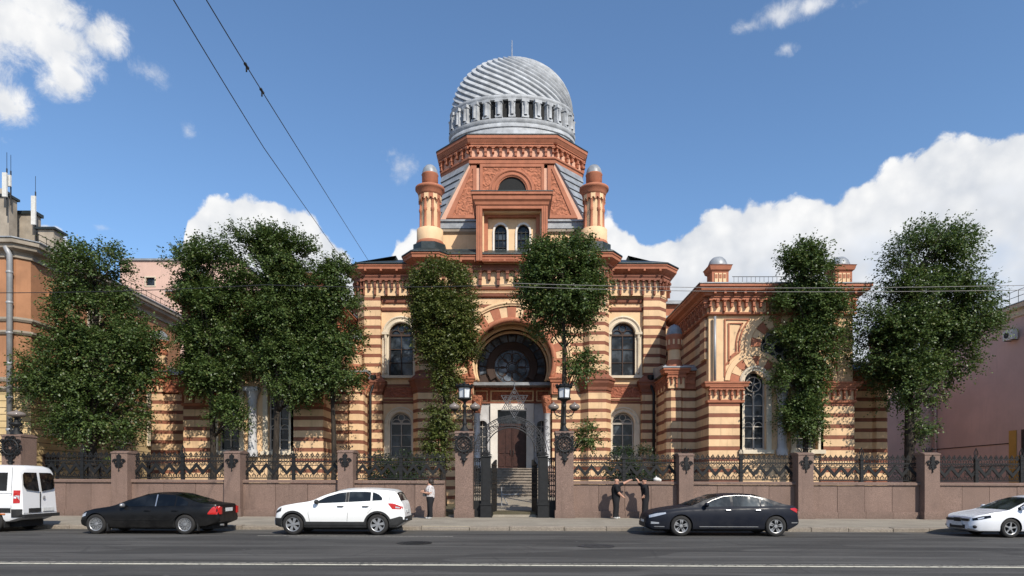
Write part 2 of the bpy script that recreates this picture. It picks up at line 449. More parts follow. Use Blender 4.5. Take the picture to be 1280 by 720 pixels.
def win_side(syn, cx, z0, zs, hw, y, so, pal='white', upper=True):
    """arched window of the main house: moulded stone surround with little columns, glazing bars, pane"""
    b = MB(); b.pry(arch(cx, z0, zs, hw + so), y - .14, y + .1, [arch(cx, z0 + .001, zs, hw + .02)[::-1]])
    b.arc(cx, zs, hw + so - .07, .07, y - .15, 0, PI, 22); b.arc(cx, zs, hw + .10, .06, y - .15, 0, PI, 20)
    if upper:
        for sg in (-1, 1):
            b.smooth = True; b.lathe([(.10, z0 + .15), (.085, z0 + .3), (.085, zs - .3), (.12, zs - .22), (.10, zs - .15), (.15, zs - .02)], cx + sg * (hw + so * .5), y - .19, 10); b.smooth = False
            b.box(cx + sg * (hw + so * .5) - so * .5, cx + sg * (hw + so * .5) + so * .5, y - .34, y - .143, zs - .02, zs + .14)
    b.box(cx - hw - so - .1, cx + hw + so + .1, y - .30, y + .1, z0 - .16, z0 + .0)
    w = b.obj('window', pal, syn)
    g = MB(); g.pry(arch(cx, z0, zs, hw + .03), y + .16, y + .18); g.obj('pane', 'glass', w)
    f = MB(); t = .05; fy = y + .12
    f.pry(arch(cx, z0, zs, hw + .03), fy - .04, fy, [arch(cx, z0 + .07, zs, hw - .06)[::-1]])
    f.box(cx - t * .6, cx + t * .6, fy - .05, fy + .02, z0, zs + .15)
    H = zs - z0
    for k in (.33, .66): f.box(cx - hw, cx + hw, fy - .03, fy + .02, z0 + H * k - t * .4, z0 + H * k + t * .4)
    f.box(cx - hw, cx + hw, fy - .06, fy + .02, zs - .06, zs + .06)
    r = hw * .40
    for sg in (-1, 1): f.arc(cx + sg * hw * .47, zs + .02, r, .03, fy - .02, 0, PI, 12)
    f.arc(cx, zs + hw * .58, hw * .30, .03, fy - .02, 0, 2 * PI, 16)
    f.obj('glazing_bars', 'frame' if upper else 'framew', w)
    return w
def make_synagogue():
    S = thing('synagogue', 'striped cream and brick red synagogue with ribbed silver dome, behind the granite wall', 'synagogue', (0, 41.5, .3))
    yc, ys = 41.5, 42.35
    # ---- central wall with the horseshoe portal
    hz, hr = zz(453, 41.5), 2.80; sp = 8.55
    a0 = math.asin((sp - hz) / hr)
    hole = [(-2.62, .1), (2.62, .1)] + [(hr * math.cos(a), hz + hr * math.sin(a)) for a in [a0 + (PI - 2 * a0) * i / 36 for i in range(37)]]
    b = MB(); b.pry([(-4.8, .1), (4.8, .1), (4.8, 15.9), (-4.8, 15.9)], yc, 44.0, [hole[::-1]]); b.obj('central_wall', 'stripe', S)
    b = MB()
    for s in (-1, 1):
        P = [(s * 4.5, 41.6), (s * 4.95, 41.0), (s * 5.95, 41.0), (s * 6.3, 41.6), (s * 6.3, 42.6), (s * 4.5, 42.6)]
        b.prz(P, .1, 15.95)
        Pl = [(s * 4.38, 41.58), (s * 4.88, 40.9), (s * 6.02, 40.9), (s * 6.42, 41.58), (s * 6.42, 42.5), (s * 4.38, 42.5)]
        b.prz(Pl, .1, 7.7); b.obj('corner_pier', 'stripe', S); b = MB()
    for s in (-1, 1):
        b.prz([(s * 8.64, 42.6), (s * 8.64, 42.0), (s * 9.69, 42.0), (s * 10.25, 42.6), (s * 10.25, 43.5)], .1, 15.4)
        b.prz([(s * 8.50, 42.5), (s * 8.50, 41.9), (s * 9.74, 41.9), (s * 10.36, 42.55), (s * 10.36, 43.4)], .1, 7.7); b.obj('corner_pier', 'stripe', S); b = MB()
    b = MB()                                                        # moulded caps of the lower piers and string courses
    def pierpath(s, dx):
        P = [(-6.42 - dx, 42.36), (-6.42 - dx, 41.58), (-6.02 - dx * .5, 40.9 - dx), (-4.88 + dx * .5, 40.9 - dx), (-4.38 + dx, 41.47)]
        return P if s < 0 else [(-x, y) for x, y in P[::-1]]
    for s in (-1, 1):
        b.sweep(pierpath(s, 0), [(0, 7.7), (.06, 7.72), (.08, 7.9), (.22, 8.15), (.24, 8.3), (.30, 8.34), (.30, 8.44), (-.1, 8.8)], m=0); b.obj('string_course', ['red'], S); b = MB()
        o = [(8.50, 42.36), (8.50, 41.9), (9.74, 41.9), (10.36, 42.55), (10.36, 43.4)]
        if s < 0: o = [(-x, y) for x, y in o[::-1]]
        b.sweep(o, [(0, 7.7), (.06, 7.72), (.08, 7.9), (.20, 8.15), (.22, 8.3), (.26, 8.34), (.26, 8.44), (-.1, 8.8)], m=0); b.obj('string_course', ['red'], S); b = MB()
        x0, x1 = (6.43, 8.49) if s > 0 else (-8.49, -6.43)
        b.box(x0, x1, ys - .10, ys + .01, 7.18, 7.32, 0); b.box(x0, x1, ys - .08, ys + .01, 8.14, 8.26, 0)
        for q in (13.35, 14.0 - .12):                               # upper string courses
            b.sweep([(x0 - .1, ys), (x1 + .1, ys)], [(0, q - .25), (.12, q - .2), (.16, q), (0, q + .02)], m=0)
        b.obj('string_course', ['red'], S); b = MB()
    # ---- side bays
    for s in (-1, 1):
        cx = s * 7.33
        x0, x1 = (6.0, 8.9) if s > 0 else (-8.9, -6.0)
        up = arch(cx, 8.84, 11.55, .79); lo = arch(cx, 3.45, 5.70, .71)
        b = MB(); b.pry([(x0, .1), (x1, .1), (x1, 15.4), (x0, 15.4)], ys, ys + .5, [up[::-1], lo[::-1]]); b.obj('bay_wall', 'stripe', S)
        b = MB()
        u0, u1 = (6.33, 8.63) if s > 0 else (-8.63, -6.33)
        b.pry([(u0, 8.3), (u1, 8.3), (u1, 13.05), (u0, 13.05)], ys - .035, ys - .003, [arch(cx, 8.6, 11.55, 1.0)[::-1]], 0)
        b.pry([(u0 + .12, 3.2), (u1 - .12, 3.2), (u1 - .12, 7.0), (u0 + .12, 7.0)], ys - .035, ys - .003, [arch(cx, 3.3, 5.70, .9)[::-1]], 0)
        b.box(u0, u1, ys - .05, ys - .004, 7.42, 8.10, 1)
        b.box(u0, u1, ys - .045, ys - .004, 13.05, 13.12, 2); b.box(u0 + .12, u1 - .12, ys - .045, ys - .004, 7.0, 7.08, 2)
        b.obj('bay_panel', ['cream', 'carvered', 'red'], S)
        win_side(S, cx, 8.84, 11.55, .77, ys, .46, 'offwhite', True)
        win_side(S, cx, 3.45, 5.70, .69, ys, .40, 'offwhite', False)
        b = MB()
        c0, c1 = (6.35, 9.70) if s > 0 else (-9.70, -6.35)
        corbels(b, c0, c1, 42.0, 14.05, 15.30, .39, .24)
        pa, pb = ((9.72, 42.0), (10.28, 42.6)) if s > 0 else ((-10.28, 42.6), (-9.72, 42.0))
        b.T = local(pa, pb); corbels(b, .02, dist2(pa, pb) - .02, 0, 14.05, 15.30, .39, .24)
        pa, pb = ((10.3, 42.65), (10.3, 45.2)) if s > 0 else ((-10.3, 45.2), (-10.3, 42.65))
        b.T = local(pa, pb); corbels(b, 0, dist2(pa, pb), 0, 14.05, 15.30, .39, .24); b.T = None
        b.obj('corbel_frieze', ['cream', 'red'], S)
        b = MB(); pth = [(6.3, 42.0), (9.72, 42.0), (10.3, 42.62), (10.3, 56)]
        if s < 0: pth = [(-x, y) for x, y in pth[::-1]]
        cornice(b, pth, 15.30, .84, .95); modillions(b, min(c0, c1) + .2, max(c0, c1) - .1, 41.8, 15.5, .95, .42)
        b.obj('cornice', 'terra', S)
        b = MB(); b.sweep(pth, [(.74, 15.93), (.74, 16.0), (-2.4, 17.25), (-2.4, 16.5), (0, 15.8)]); b.obj('roof', 'slate', S)
    # ---- central frieze and platform cornice
    b = MB(); corbels(b, -4.4, 4.4, 41.45, 14.5, 15.74, .57, .26)
    for s in (-1, 1):
        P = [(-6.3, 41.6), (-5.95, 41.0), (-4.95, 41.0), (-4.5, 41.55)]
        if s > 0: P = [(-x, y) for x, y in P[::-1]]
        for p0, p1 in zip(P, P[1:]):
            b.T = local(p0, p1); L = dist2(p0, p1); corbels(b, .01, L - .01, 0, 14.5, 15.74, .5, .2); b.T = None
    b.obj('corbel_frieze', ['cream', 'red'], S)
    pth = [(-6.4, 44), (-6.4, 41.5), (-6.0, 40.95), (-4.9, 40.95), (-4.45, 41.45), (4.45, 41.45), (4.9, 40.95), (6.0, 40.95), (6.4, 41.5), (6.4, 44)]
    b = MB(); cornice(b, pth, 15.68, .84, 1.0)
    modillions(b, -4.2, 4.2, 41.25, 15.9, .95, .42); b.obj('cornice', 'terra', S)
    b = MB(); b.sweep(pth, [(.74, 16.34), (.72, 16.42), (-.25, 16.95), (-.25, 17.0), (-1.6, 17.1), (-1.6, 16.4)]); b.obj('roof', 'slate', S)
    b = MB()
    for z, h, o, m in ((14.28, .2, .14, 0), (14.02, .14, .10, 1), (13.8, .2, .16, 0)): b.sweep([(-4.5, 41.5), (4.5, 41.5)], [(0, z), (o, z + .03), (o + .03, z + h - .02), (0, z + h)], m=m)
    b.obj('string_course', ['red', 'cream'], S)
    # ---- portal archivolt
    b = MB(); n = 25; A0, A1 = a0 - .02, PI - a0 + .02
    for i in range(n):
        t0 = A0 + (A1 - A0) * (i + (.0 if i % 2 == 0 else .08)) / n; t1 = A0 + (A1 - A0) * (i + 1 + (.08 if i % 2 == 0 else 0)) / n
        b.sector(0, hz, 2.86, 3.63, t0, t1, yc - (.10 if i % 2 == 0 else .075), yc + .01, 3, i % 2)
    b.sector(0, hz, 3.64, 3.93, A0, A1, yc - .18, yc + .01, 40, 1); b.arc(0, hz, 3.80, .07, yc - .19, A0, A1, 40, 1)
    b.obj('voussoir_arch', ['terra', 'cream'], S)
    b = MB(); b.smooth = True; b.arc(0, hz, 2.74, .17, yc - .10, A0, A1, 40, k=10); b.smooth = False; b.obj('arch_roll', 'terra', S)
    b = MB(); b.smooth = True; b.arc(0, hz, 2.60, .13, 42.8, a0, PI - a0, 40, k=8); b.arc(0, hz, 2.44, .09, 43.5, a0, PI - a0, 40, k=8); b.obj('inner_arch_roll', 'cream', S)
    b = MB()
    for s in (-1, 1):
        lo, hi = sorted((s * 2.56, s * 3.62))
        b.box(lo, hi, 41.28, 41.52, 7.50, 8.25, 0); b.box(lo + .1, hi - .1, 41.24, 41.3, 7.6, 8.15, 1)
        b.sweep([(lo, 41.5), (lo, 41.30), (hi, 41.30), (hi, 41.5)], [(0, 8.25), (.08, 8.28), (.12, 8.44), (.18, 8.48), (.18, 8.58), (0, 8.6)], m=2)
        b.obj('impost', ['terra', 'carve', 'terra'], S); b = MB()
    b = MB(); b.smooth = True
    for s in (-1, 1):
        for q in (0, .62):
            b.lathe([(.24, 2.7), (.26, 2.9), (.2, 3.0), (.19, 6.2), (.24, 6.3), (0, 6.3)], s * 2.3, 41.75 + q, 14, m=0); b.lathe([(.2, 6.28), (.22, 6.45), (.33, 7.1), (.36, 7.2), (.36, 7.45), (0, 7.45)], s * 2.3, 41.75 + q, 14, m=1)
            b.obj('portal_column', ['marble', 'carve'], S, .6); b = MB(); b.smooth = True
    # ---- portal back wall
    yb = 44.6; b = MB()
    holes = [[(-1.0, 2.75), (1.0, 2.75), (1.0, 7.1), (-1.0, 7.1)]] + [arch(s * 2.06, 3.6, 5.75, .36)[::-1] for s in (-1, 1)]
    b.pry([(-3.2, .1), (3.2, .1), (3.2, 7.32), (-3.2, 7.32)], yb, yb + .4, [h[::-1] for h in holes]); b.obj('portal_wall', 'marble', S)
    b = MB(); b.box(-3.2, 3.2, yb - .05, yb + .4, 7.32, 8.42, 0); b.pry([(-1.5, 7.45), (1.5, 7.45), (1.5, 8.2), (-1.5, 8.2)], yb - .10, yb - .052, [[(-1.42, 7.53), (1.42, 7.53), (1.42, 8.12), (-1.42, 8.12)][::-1]], 1)
    for s in (-1, 1):
        lo, hi = sorted((s * 1.7, s * 2.6)); b.pry([(lo, 7.45), (hi, 7.45), (hi, 8.2), (lo, 8.2)], yb - .09, yb - .052, [[(lo + .06, 7.51), (hi - .06, 7.51), (hi - .06, 8.14), (lo + .06, 8.14)][::-1]], 1)
    b.box(-3.2, 3.2, yb - .12, yb - .053, 7.3, 7.4, 2)
    b.obj('portal_panel', ['carvered', 'cream', 'red'], S)
    b = MB(); b.box(-3.0, 3.0, 43.5, yb + .3, 8.42, 8.62); b.obj('lunette_sill', 'zinc', S)
    b = MB(); b.smooth = False
    for s in (-1, 1):
        lo, hi = sorted((s * 1.0, s * 1.5)); b.box(lo, hi, yb - .22, yb - .003, 2.8, 5.7); b.box(lo - .06, hi + .06, yb - .30, yb - .004, 5.7, 5.95); b.box(lo, hi, yb - .2, yb - .003, 5.95, 7.28)
    b.box(-1.0, 1.0, yb - .18, yb + .02, 6.85, 7.28); b.obj('door_surround', 'white', S)
    d = MB()
    d.box(-1.0, 1.0, yb + .24, yb + .30, 2.75, 5.8)
    for s in (-1, 1):
        for z0, z1 in ((2.95, 3.7), (3.85, 5.55)):
            for q in (.08, .54):
                lo, hi = sorted((s * q, s * (q + .36))); d.box(lo, hi, yb + .20, yb + .243, z0, z1)
    d.box(-.02, .02, yb + .19, yb + .243, 2.78, 5.75); d.box(-1.0, 1.0, yb + .16, yb + .30, 5.75, 5.92)
    dr = d.obj('door', 'door', S)
    h = MB()
    for s in (-1, 1): h.tube([(s * .1, yb + .15, 3.72), (s * .1, yb + .12, 3.8), (s * .1, yb + .12, 4.05), (s * .1, yb + .15, 4.12)], .025)
    h.obj('handle', 'irong', dr)
    b = MB(); b.box(-1.0, 1.0, yb + .26, yb + .3, 5.92, 7.1); b.obj('transom_pane', 'glass', S)
    for s in (-1, 1):
        cx = s * 2.06
        b = MB(); b.pry(arch(cx, 3.5, 5.75, .50), yb - .10, yb + .01, [arch(cx, 3.6, 5.75, .36)[::-1]]); w = b.obj('window', 'marble', S)
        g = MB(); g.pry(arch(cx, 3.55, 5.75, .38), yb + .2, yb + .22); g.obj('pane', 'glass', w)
        f = MB(); f.box(cx - .02, cx + .02, yb + .14, yb + .19, 3.6, 6.1)
        for z in (4.3, 5.0, 5.7): f.box(cx - .36, cx + .36, yb + .13, yb + .18, z - .025, z + .025)
        f.obj('glazing_bars', 'framew', w)
    # lunette with the rose
    yl = 44.05; b = MB(); b.pry([(-2.75, 8.6)] + [(2.75, 8.6)] + [(2.75 * math.cos(PI * i / 30), hz + 2.75 * math.sin(PI * i / 30)) for i in range(31)], yl + .12, yl + .2)
    L = b.obj('lunette', 'frame', S); rz = zz(459, 44.0)
    b = MB()
    for i in range(13):
        t0 = -.25 + (PI + .5) * i / 13 + .025; t1 = -.25 + (PI + .5) * (i + 1) / 13 - .025
        b.sector(0, rz, 1.74, 2.28, t0, t1, yl + .06, yl + .118, 3)
    b.disc(0, rz, 1.20, yl + .06, yl + .118, 32); b.obj('pane', 'glassl', L)
    b = MB(); b.sector(0, rz, 1.22, 1.70, -.55, PI + .55, yl - .06, yl + .115, 40); b.arc(0, rz, 1.25, .06, yl - .02, 0, 2 * PI, 36)
    for r_, t_ in ((1.72, .05), (2.30, .06)): b.arc(0, rz, r_, t_, yl, -.3, PI + .3, 36)
    for i in range(8):
        a = PI / 8 + PI * i / 4; b.arc(.70 * math.cos(a), rz + .70 * math.sin(a), .33, .032, yl + .045, 0, 2 * PI, 14, k=5)
        a2 = PI * i / 4; b.tube([(.28 * math.cos(a2), yl + .045, rz + .28 * math.sin(a2)), (1.18 * math.cos(a2), yl + .045, rz + 1.18 * math.sin(a2))], .025, 5)
        b.tube([(.28 * math.cos(a2), yl + .045, rz + .28 * math.sin(a2)), (.28 * math.cos(a2 + PI / 4), yl + .045, rz + .28 * math.sin(a2 + PI / 4))], .025, 5)
    b.obj('tracery', 'frame', L)
    # stairs
    b = MB(); n = 10; z0, z1 = .93, 2.75
    for i in range(n):
        za, zb_ = z0 + (z1 - z0) * i / n, z0 + (z1 - z0) * (i + 1) / n; b.box(-2.3, 2.3, 38.75 + i * .37, 42.9, za - .6 * (i == 0), zb_ - .055); b.box(-2.31, 2.31, 38.68 + i * .37, 42.9, zb_ - .055, zb_ - .001)
    b.box(-3.1, 3.1, 42.5, 44.7, .3, 2.75); b.obj('stairs', 'stair', S)
    b = MB()
    for s in (-1, 1): b.prx([(38.5, .2), (42.6, .2), (42.6, 3.3), (42.2, 3.3), (38.5, .95)], *sorted((s * 2.32, s * 2.7))); b.obj('stair_wall', 'granite', S); b = MB()
    # ---- tall aedicule with the twin windows
    b = MB(); F_ = 40.65
    b.pry([(-2.27, 15.9), (2.27, 15.9), (2.27, 19.74), (-2.27, 19.74)], F_, F_ + .35, [[(-1.89, 15.85), (1.89, 15.85), (1.89, 19.2), (-1.89, 19.2)][::-1]], 0)
    b.pry([(-2.20, 15.9), (2.20, 15.9), (2.20, 19.7), (-2.20, 19.7)], F_ + .36, F_ + .85, [[(-1.80, 15.85), (1.80, 15.85), (1.80, 19.1), (-1.80, 19.1)][::-1]], 1)
    b.pry([(-2.20, 15.9), (2.20, 15.9), (2.20, 19.7), (-2.20, 19.7)], F_ + .70, F_ + .95, [[(-1.56, 15.85), (1.56, 15.85), (1.56, 18.95), (-1.56, 18.95)][::-1]], 0)
    for s in (-1, 1):
        lo, hi = sorted((s * 2.05, s * 2.25)); b.box(lo, hi, F_ + .96, 43.5, 15.9, 19.74, 0)
        for k in (.08, .2): b.box(*sorted((s * (1.94 + k), s * (1.97 + k))), F_ - .03, F_ - .002, 15.95, 19.6, 0)
    b.obj('gable_frame', ['terra', 'cream'], S)
    b = MB(); b.sweep([(-2.27, 43.4), (-2.27, F_), (2.27, F_), (2.27, 43.4)], [(0, 19.4), (.06, 19.43), (.10, 19.6), (.20, 19.72), (.22, 19.95), (.30, 20.0), (.30, 20.14), (0, 20.16)]); b.obj('gable_cornice', 'terra', S)
    b = MB(); b.prx([(F_ - .32, 20.165), (46.1, 20.165), (46.1, 20.5), (F_ - .32, 20.22)], -2.6, 2.6); b.obj('roof', 'slate', S)
    yp = 41.62; hs = [arch(s * .737, 16.61, 18.05, .395, rise=1.25) for s in (-1, 1)]
    b = MB(); b.pry([(-1.6, 15.9), (1.6, 15.9), (1.6, 19.1), (-1.6, 19.1)], yp, yp + .4, [h[::-1] for h in hs], 0)
    b.box(-1.58, 1.58, yp - .22, yp, 16.35, 16.53, 1); b.box(-1.58, 1.58, yp - .3, yp - .0, 15.9, 16.02, 1); b.obj('gable_wall', ['cream', 'terra'], S)
    for s in (-1, 1):
        cx = s * .737
        b = MB(); b.pry(arch(cx, 16.56, 18.05, .52, rise=1.22), yp - .09, yp + .01, [arch(cx, 16.57, 18.05, .40, rise=1.25)[::-1]]); w = b.obj('window', 'white', S)
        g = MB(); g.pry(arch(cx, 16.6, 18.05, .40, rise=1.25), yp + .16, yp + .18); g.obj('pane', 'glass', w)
        f = MB()
        for q in (-.15, .15): f.box(cx + q - .018, cx + q + .018, yp + .08, yp + .14, 16.6, 18.4)
        for q in (16.65, 17.1, 17.6, 18.08): f.box(cx - .4, cx + .4, yp + .07, yp + .13, q - .02, q + .02)
        f.pry(arch(cx, 16.6, 18.05, .40, rise=1.25), yp + .06, yp + .15, [arch(cx, 16.66, 18.05, .35, rise=1.25)[::-1]]); f.obj('glazing_bars', 'iron', w)
    # ---- attic, broached drum
    b = MB(); b.box(-5.1, 5.1, 43, 57.5, 16.2, 18.75, 0); b.obj('attic_wall', ['cream'], S)
    b = MB(); ring = [(-5.1, 57.5), (-5.1, 43), (5.1, 43), (5.1, 57.5)]
    b.sweep(ring, [(0, 18.45), (.18, 18.6), (.2, 18.75), (0, 18.78)], m=1)
    b.sweep(ring, [(.24, 18.78), (.24, 18.92), (.05, 18.95), (.05, 19.28), (.16, 19.30), (.16, 19.42), (-3.1, 20.66), (-3.1, 18.8)], m=0); b.obj('attic_ledge', ['zinc', 'stone'], S)
    W, a, yf, zb, zt, cy = 5.2, 3.02, 46.0, 20.6, 24.75, 51.2
    b = MB()
    for k in range(4):
        b.T = Matrix.Translation((0, cy, 0)) @ Matrix.Rotation(k * PI / 2, 4, 'Z') @ Matrix.Translation((0, -cy, 0))
        b.pry([(-W, zb), (W, zb), (a, zt), (-a, zt)], yf, yf + .5, m=0)
        # carved relief panels with raised borders
        for s in (-1, 1):
            tri = [(s * 4.72, 20.78), (s * 2.55, 20.78), (s * 2.55, 24.55), (s * 2.95, 24.55)]
            tin = [(s * 4.25, 21.0), (s * 2.8, 21.0), (s * 2.8, 24.3), (s * 2.84, 24.3)]
            if s < 0: tri, tin = tri[::-1], tin[::-1]
            b.pry(tri, yf - .10, yf, [tin[::-1]], 1); b.pry(tin, yf - .04, yf - .002, m=2)
        out = [(-2.18, 22.6), (2.18, 22.6), (2.18, 24.55), (-2.18, 24.55)]
        b.pry(out, yf - .06, yf, [[(x, min(z, 24.36)) for x, z in arch(0, 22.61, 22.7, 1.63)][::-1]], 2)
        b.pry([(-2.3, 22.5), (2.3, 22.5), (2.3, 24.65), (-2.3, 24.65)], yf - .12, yf, [[(-2.1, 22.45), (2.1, 22.45), (2.1, 24.45), (-2.1, 24.45)][::-1]], 1)
        b.sector(0, 22.7, 1.02, 1.64, 0, PI, yf - .16, yf - .003, 20, 1); b.arc(0, 22.7, 1.45, .07, yf - .17, 0, PI, 20, 1); b.arc(0, 22.7, 1.15, .07, yf - .17, 0, PI, 20, 1)
        b.pry([(-1.0, 22.5), (1.0, 22.5)] + [(1.0 * math.cos(PI * i / 16), 22.7 + 1.0 * math.sin(PI * i / 16)) for i in range(17)], yf - .05, yf - .004, m=3)
    b.T = None; b.obj('drum_wall', ['pink', 'terra', 'carve', 'dark'], S)
    b = MB(); c = W - a
    for k in range(4):
        b.T = Matrix.Translation((0, cy, 0)) @ Matrix.Rotation(k * PI / 2, 4, 'Z') @ Matrix.Translation((0, -cy, 0))
        N = 7; A = Vector((a + .05, yf - .06, zt)); B = Vector((W, yf + c, zt)); Cn = Vector((W + .05, yf - .08, zb))
        B2 = Vector((W + .06, yf + c - .05, zt))
        for i in range(N):
            t0, t1 = i / N, (i + 1) / N
            p0 = Cn.lerp(A, t0); p1 = Cn.lerp(A, t1); q0 = Cn.lerp(B2, t0); q1 = Cn.lerp(B2, t1)
            o = Vector((.10, -.10, 0))
            vs = [p0 + o, q0 + o, q1 + o * .3, p1 + o * .3, p0 - o * 3, q0 - o * 3, q1 - o * 3, p1 - o * 3]
            b.add([tuple(v) for v in vs], [(0, 1, 2, 3), (4, 5, 1, 0), (7, 6, 5, 4), (3, 2, 6, 7), (0, 3, 7, 4), (1, 5, 6, 2)])
    b.T = None; split(b.obj('broach_roof', 'zinc', S), lambda c: (c.x > 0, c.y > 51.2))
    octo = [(-W, cy + a), (-W, cy - a), (-a, yf), (a, yf), (W, cy - a), (W, cy + a), (a, cy + W), (-a, cy + W)]
    b = MB(); b.prz(octo, 24.4, 26.5, 0)
    b.sweep(octo, [(0, 24.66), (.10, 24.70), (.12, 24.95), (.20, 25.0), (.20, 25.12), (0, 25.15)], True, 1)
    for p0, p1 in zip(octo, octo[1:] + octo[:1]):
        b.T = local(p0, p1); corbels(b, .05, dist2(p0, p1) - .05, 0, 25.15, 26.05, .56, .26, 1, 0); b.T = None
    b.obj('drum_frieze', ['pink', 'terra'], S)
    b = MB(); b.sweep(octo, [(.02, 26.0), (.25, 26.03), (.32, 26.12), (.42, 26.3), (.46, 26.34), (.47, 26.55), (0, 26.56)], True); b.obj('drum_cornice', 'terra', S)
    b = MB(); b.sweep(octo, [(.50, 26.55), (.50, 26.62), (-1.6, 26.75), (-1.6, 26.5)], True); b.obj('roof', 'slate', S)
    # ---- dome
    sy = .60
    b = MB(); b.smooth = True; n = 72
    b.lathe([(5.2, 26.6), (5.12, 27.4), (4.95, 28.3), (4.88, 28.62)], 0, cy, n, 1, sy)
    b.lathe([(4.88, 28.62), (5.0, 28.66), (5.02, 28.85), (4.92, 28.95), (4.96, 29.0), (5.04, 29.05), (5.06, 29.28), (4.9, 29.34), (4.5, 29.36)], 0, cy, n, 1, sy)
    b.lathe([(4.55, 30.72), (4.88, 30.74), (4.9, 30.84), (4.95, 30.87), (4.97, 31.0), (4.88, 31.03), (4.88, 31.12), (4.7, 31.16), (4.5, 31.2)], 0, cy, n, 1, sy)
    R, RZ, zc0, nr, tw = 4.93, 4.30, 31.15, 34, 1.7
    NA, NE = 34 * 16, 52; vs = []; fs = []
    for j in range(NE + 1):
        e = (PI / 2) * (j / NE) ** .94
        for i in range(NA):
            th0 = 2 * PI * i / NA; th = th0 - tw * math.sin(e)
            ph = (nr / (2 * PI) * th0) % 1.0
            k = (1 - ph) ** .8 if ph > .22 else (ph / .22) ** .7 * .82
            amp = .27 * max(0, math.cos(e)) ** .6
            r = R * (math.cos(e) ** .88 if j < NE else 0.0) - amp * (1 - k)
            vs.append((max(r, 0.001) * math.cos(th), cy + max(r, .001) * math.sin(th) * sy, zc0 + RZ * math.sin(e) - amp * (1 - k) * math.sin(e)))
    for j in range(NE):
        for i in range(NA):
            i2 = (i + 1) % NA; fs.append((j * NA + i, j * NA + i2, (j + 1) * NA + i2, (j + 1) * NA + i))
    b.add(vs, fs); D = b.obj('dome', 'domezinc', S, .9)
    b = MB(); b.lathe([(4.52, 29.3), (4.52, 30.9)], 0, cy, 60, 1, sy); b.obj('drum_core', 'dark', D)
    c0 = None
    for i in range(30):
        a_ = 2 * PI * (i + .5) / 30
        if c0 is None:
            b = MB(); b.box(-.24, .24, -.27, .27, 0, .18); b.box(-.26, .26, -.29, .29, 1.18, 1.42); b.box(-.17, .17, -.24, .24, .18, 1.18); b.smooth = True
            b.lathe([(.15, .18), (.13, .26), (.125, .95), (.17, 1.02), (.18, 1.1)], .2, 0, 12); b.smooth = False
            me = b.mesh('column', ['domezinc'])
            c0 = me
        c = bpy.data.objects.new('column', me); COL.objects.link(c); c.parent = D
        c.location = Vector((4.70 * math.cos(a_), cy + 4.70 * sy * math.sin(a_), 29.34)) - wloc(D); c.rotation_euler.z = a_
    b = MB(); b.tube([(0, cy, 35.4), (0, cy, 37.2)], [.05, .025], 8); b.obj('lightning_rod', 'pipe', D)
    # ---- round turrets on the platform
    for s in (-1, 1):
        cx, cy2 = s * 5.38, 42.0
        b = MB()
        oc = [(cx + 1.12 * math.cos(PI / 8 + PI * i / 4), cy2 + 1.12 * math.sin(PI / 8 + PI * i / 4)) for i in range(8)]
        b.prz(oc, 16.3, 17.25, 2)
        b.smooth = True
        b.lathe([(.85, 17.2), (.9, 17.28), (.9, 17.48), (.86, 17.52)], cx, cy2, 28, m=0)
        b.lathe([(.86, 17.52), (.86, 18.3), (.74, 18.36)], cx, cy2, 28, m=1)
        b.lathe([(.60, 18.3), (.60, 20.45)], cx, cy2, 24, m=1)
        for i in range(8):
            a_ = PI / 8 + PI * i / 4; X, Y = cx + .62 * math.cos(a_), cy2 + .62 * math.sin(a_)
            b.lathe([(.12, 18.36), (.12, 18.45), (.085, 18.5), (.085, 19.4), (.13, 19.46), (.11, 19.52), (.13, 19.58), (.085, 19.65), (.09, 20.1), (.14, 20.25)], X, Y, 8, m=0)
        b.smooth = False
        for i in range(16):
            a_ = 2 * PI * (i + .5) / 16
            b.T = Matrix.Translation((cx, cy2, 0)) @ Matrix.Rotation(a_, 4, 'Z')
            w = .15; b.T = b.T @ Matrix.Rotation(PI / 2, 4, 'Z')
            P = [(-w, 20.52), (-w, 20.15 + (.0 if i % 2 else -.12))] + [(-.085 * math.cos(PI * k / 6), 20.17 + .1 * math.sin(PI * k / 6)) for k in range(7)] + [(w, 20.15), (w, 20.52)]
            b.pry(P[::-1], -.74, -.62, m=1 if i % 2 else 0)
            b.T = None
        b.smooth = True
        b.lathe([(.70, 20.5), (.76, 20.52), (.78, 20.65), (.90, 20.88), (.96, 20.93), (.96, 21.06), (.86, 21.12), (.5, 21.25)], cx, cy2, 32, m=0)
        b.lathe([(.40, 21.15), (.42, 21.38), (.53, 21.5), (.53, 21.9), (.56, 21.94), (.5, 22.02)], cx, cy2, 24, m=0); b.smooth = False
        t = b.obj('turret', ['terra', 'cream', 'slate'], S)
        c = MB(); c.smooth = True; c.lathe([(.52, 22.0), (.50, 22.15), (.43, 22.36), (.27, 22.55), (.05, 22.64), (0, 22.66)], cx, cy2, 24); c.obj('turret_cap', 'zinc', t)
    # ---- body behind
    b = MB(); b.box(-10.2, 10.2, 45.2, 57, .1, 15.4, 0); b.obj('rear_wall', ['stripe'], S)
    b = MB(); b.prx([(43.3, 15.9), (57, 15.9), (54, 17.2), (44.5, 17.25)], -8.5, 8.5); b.obj('roof', 'slate', S)
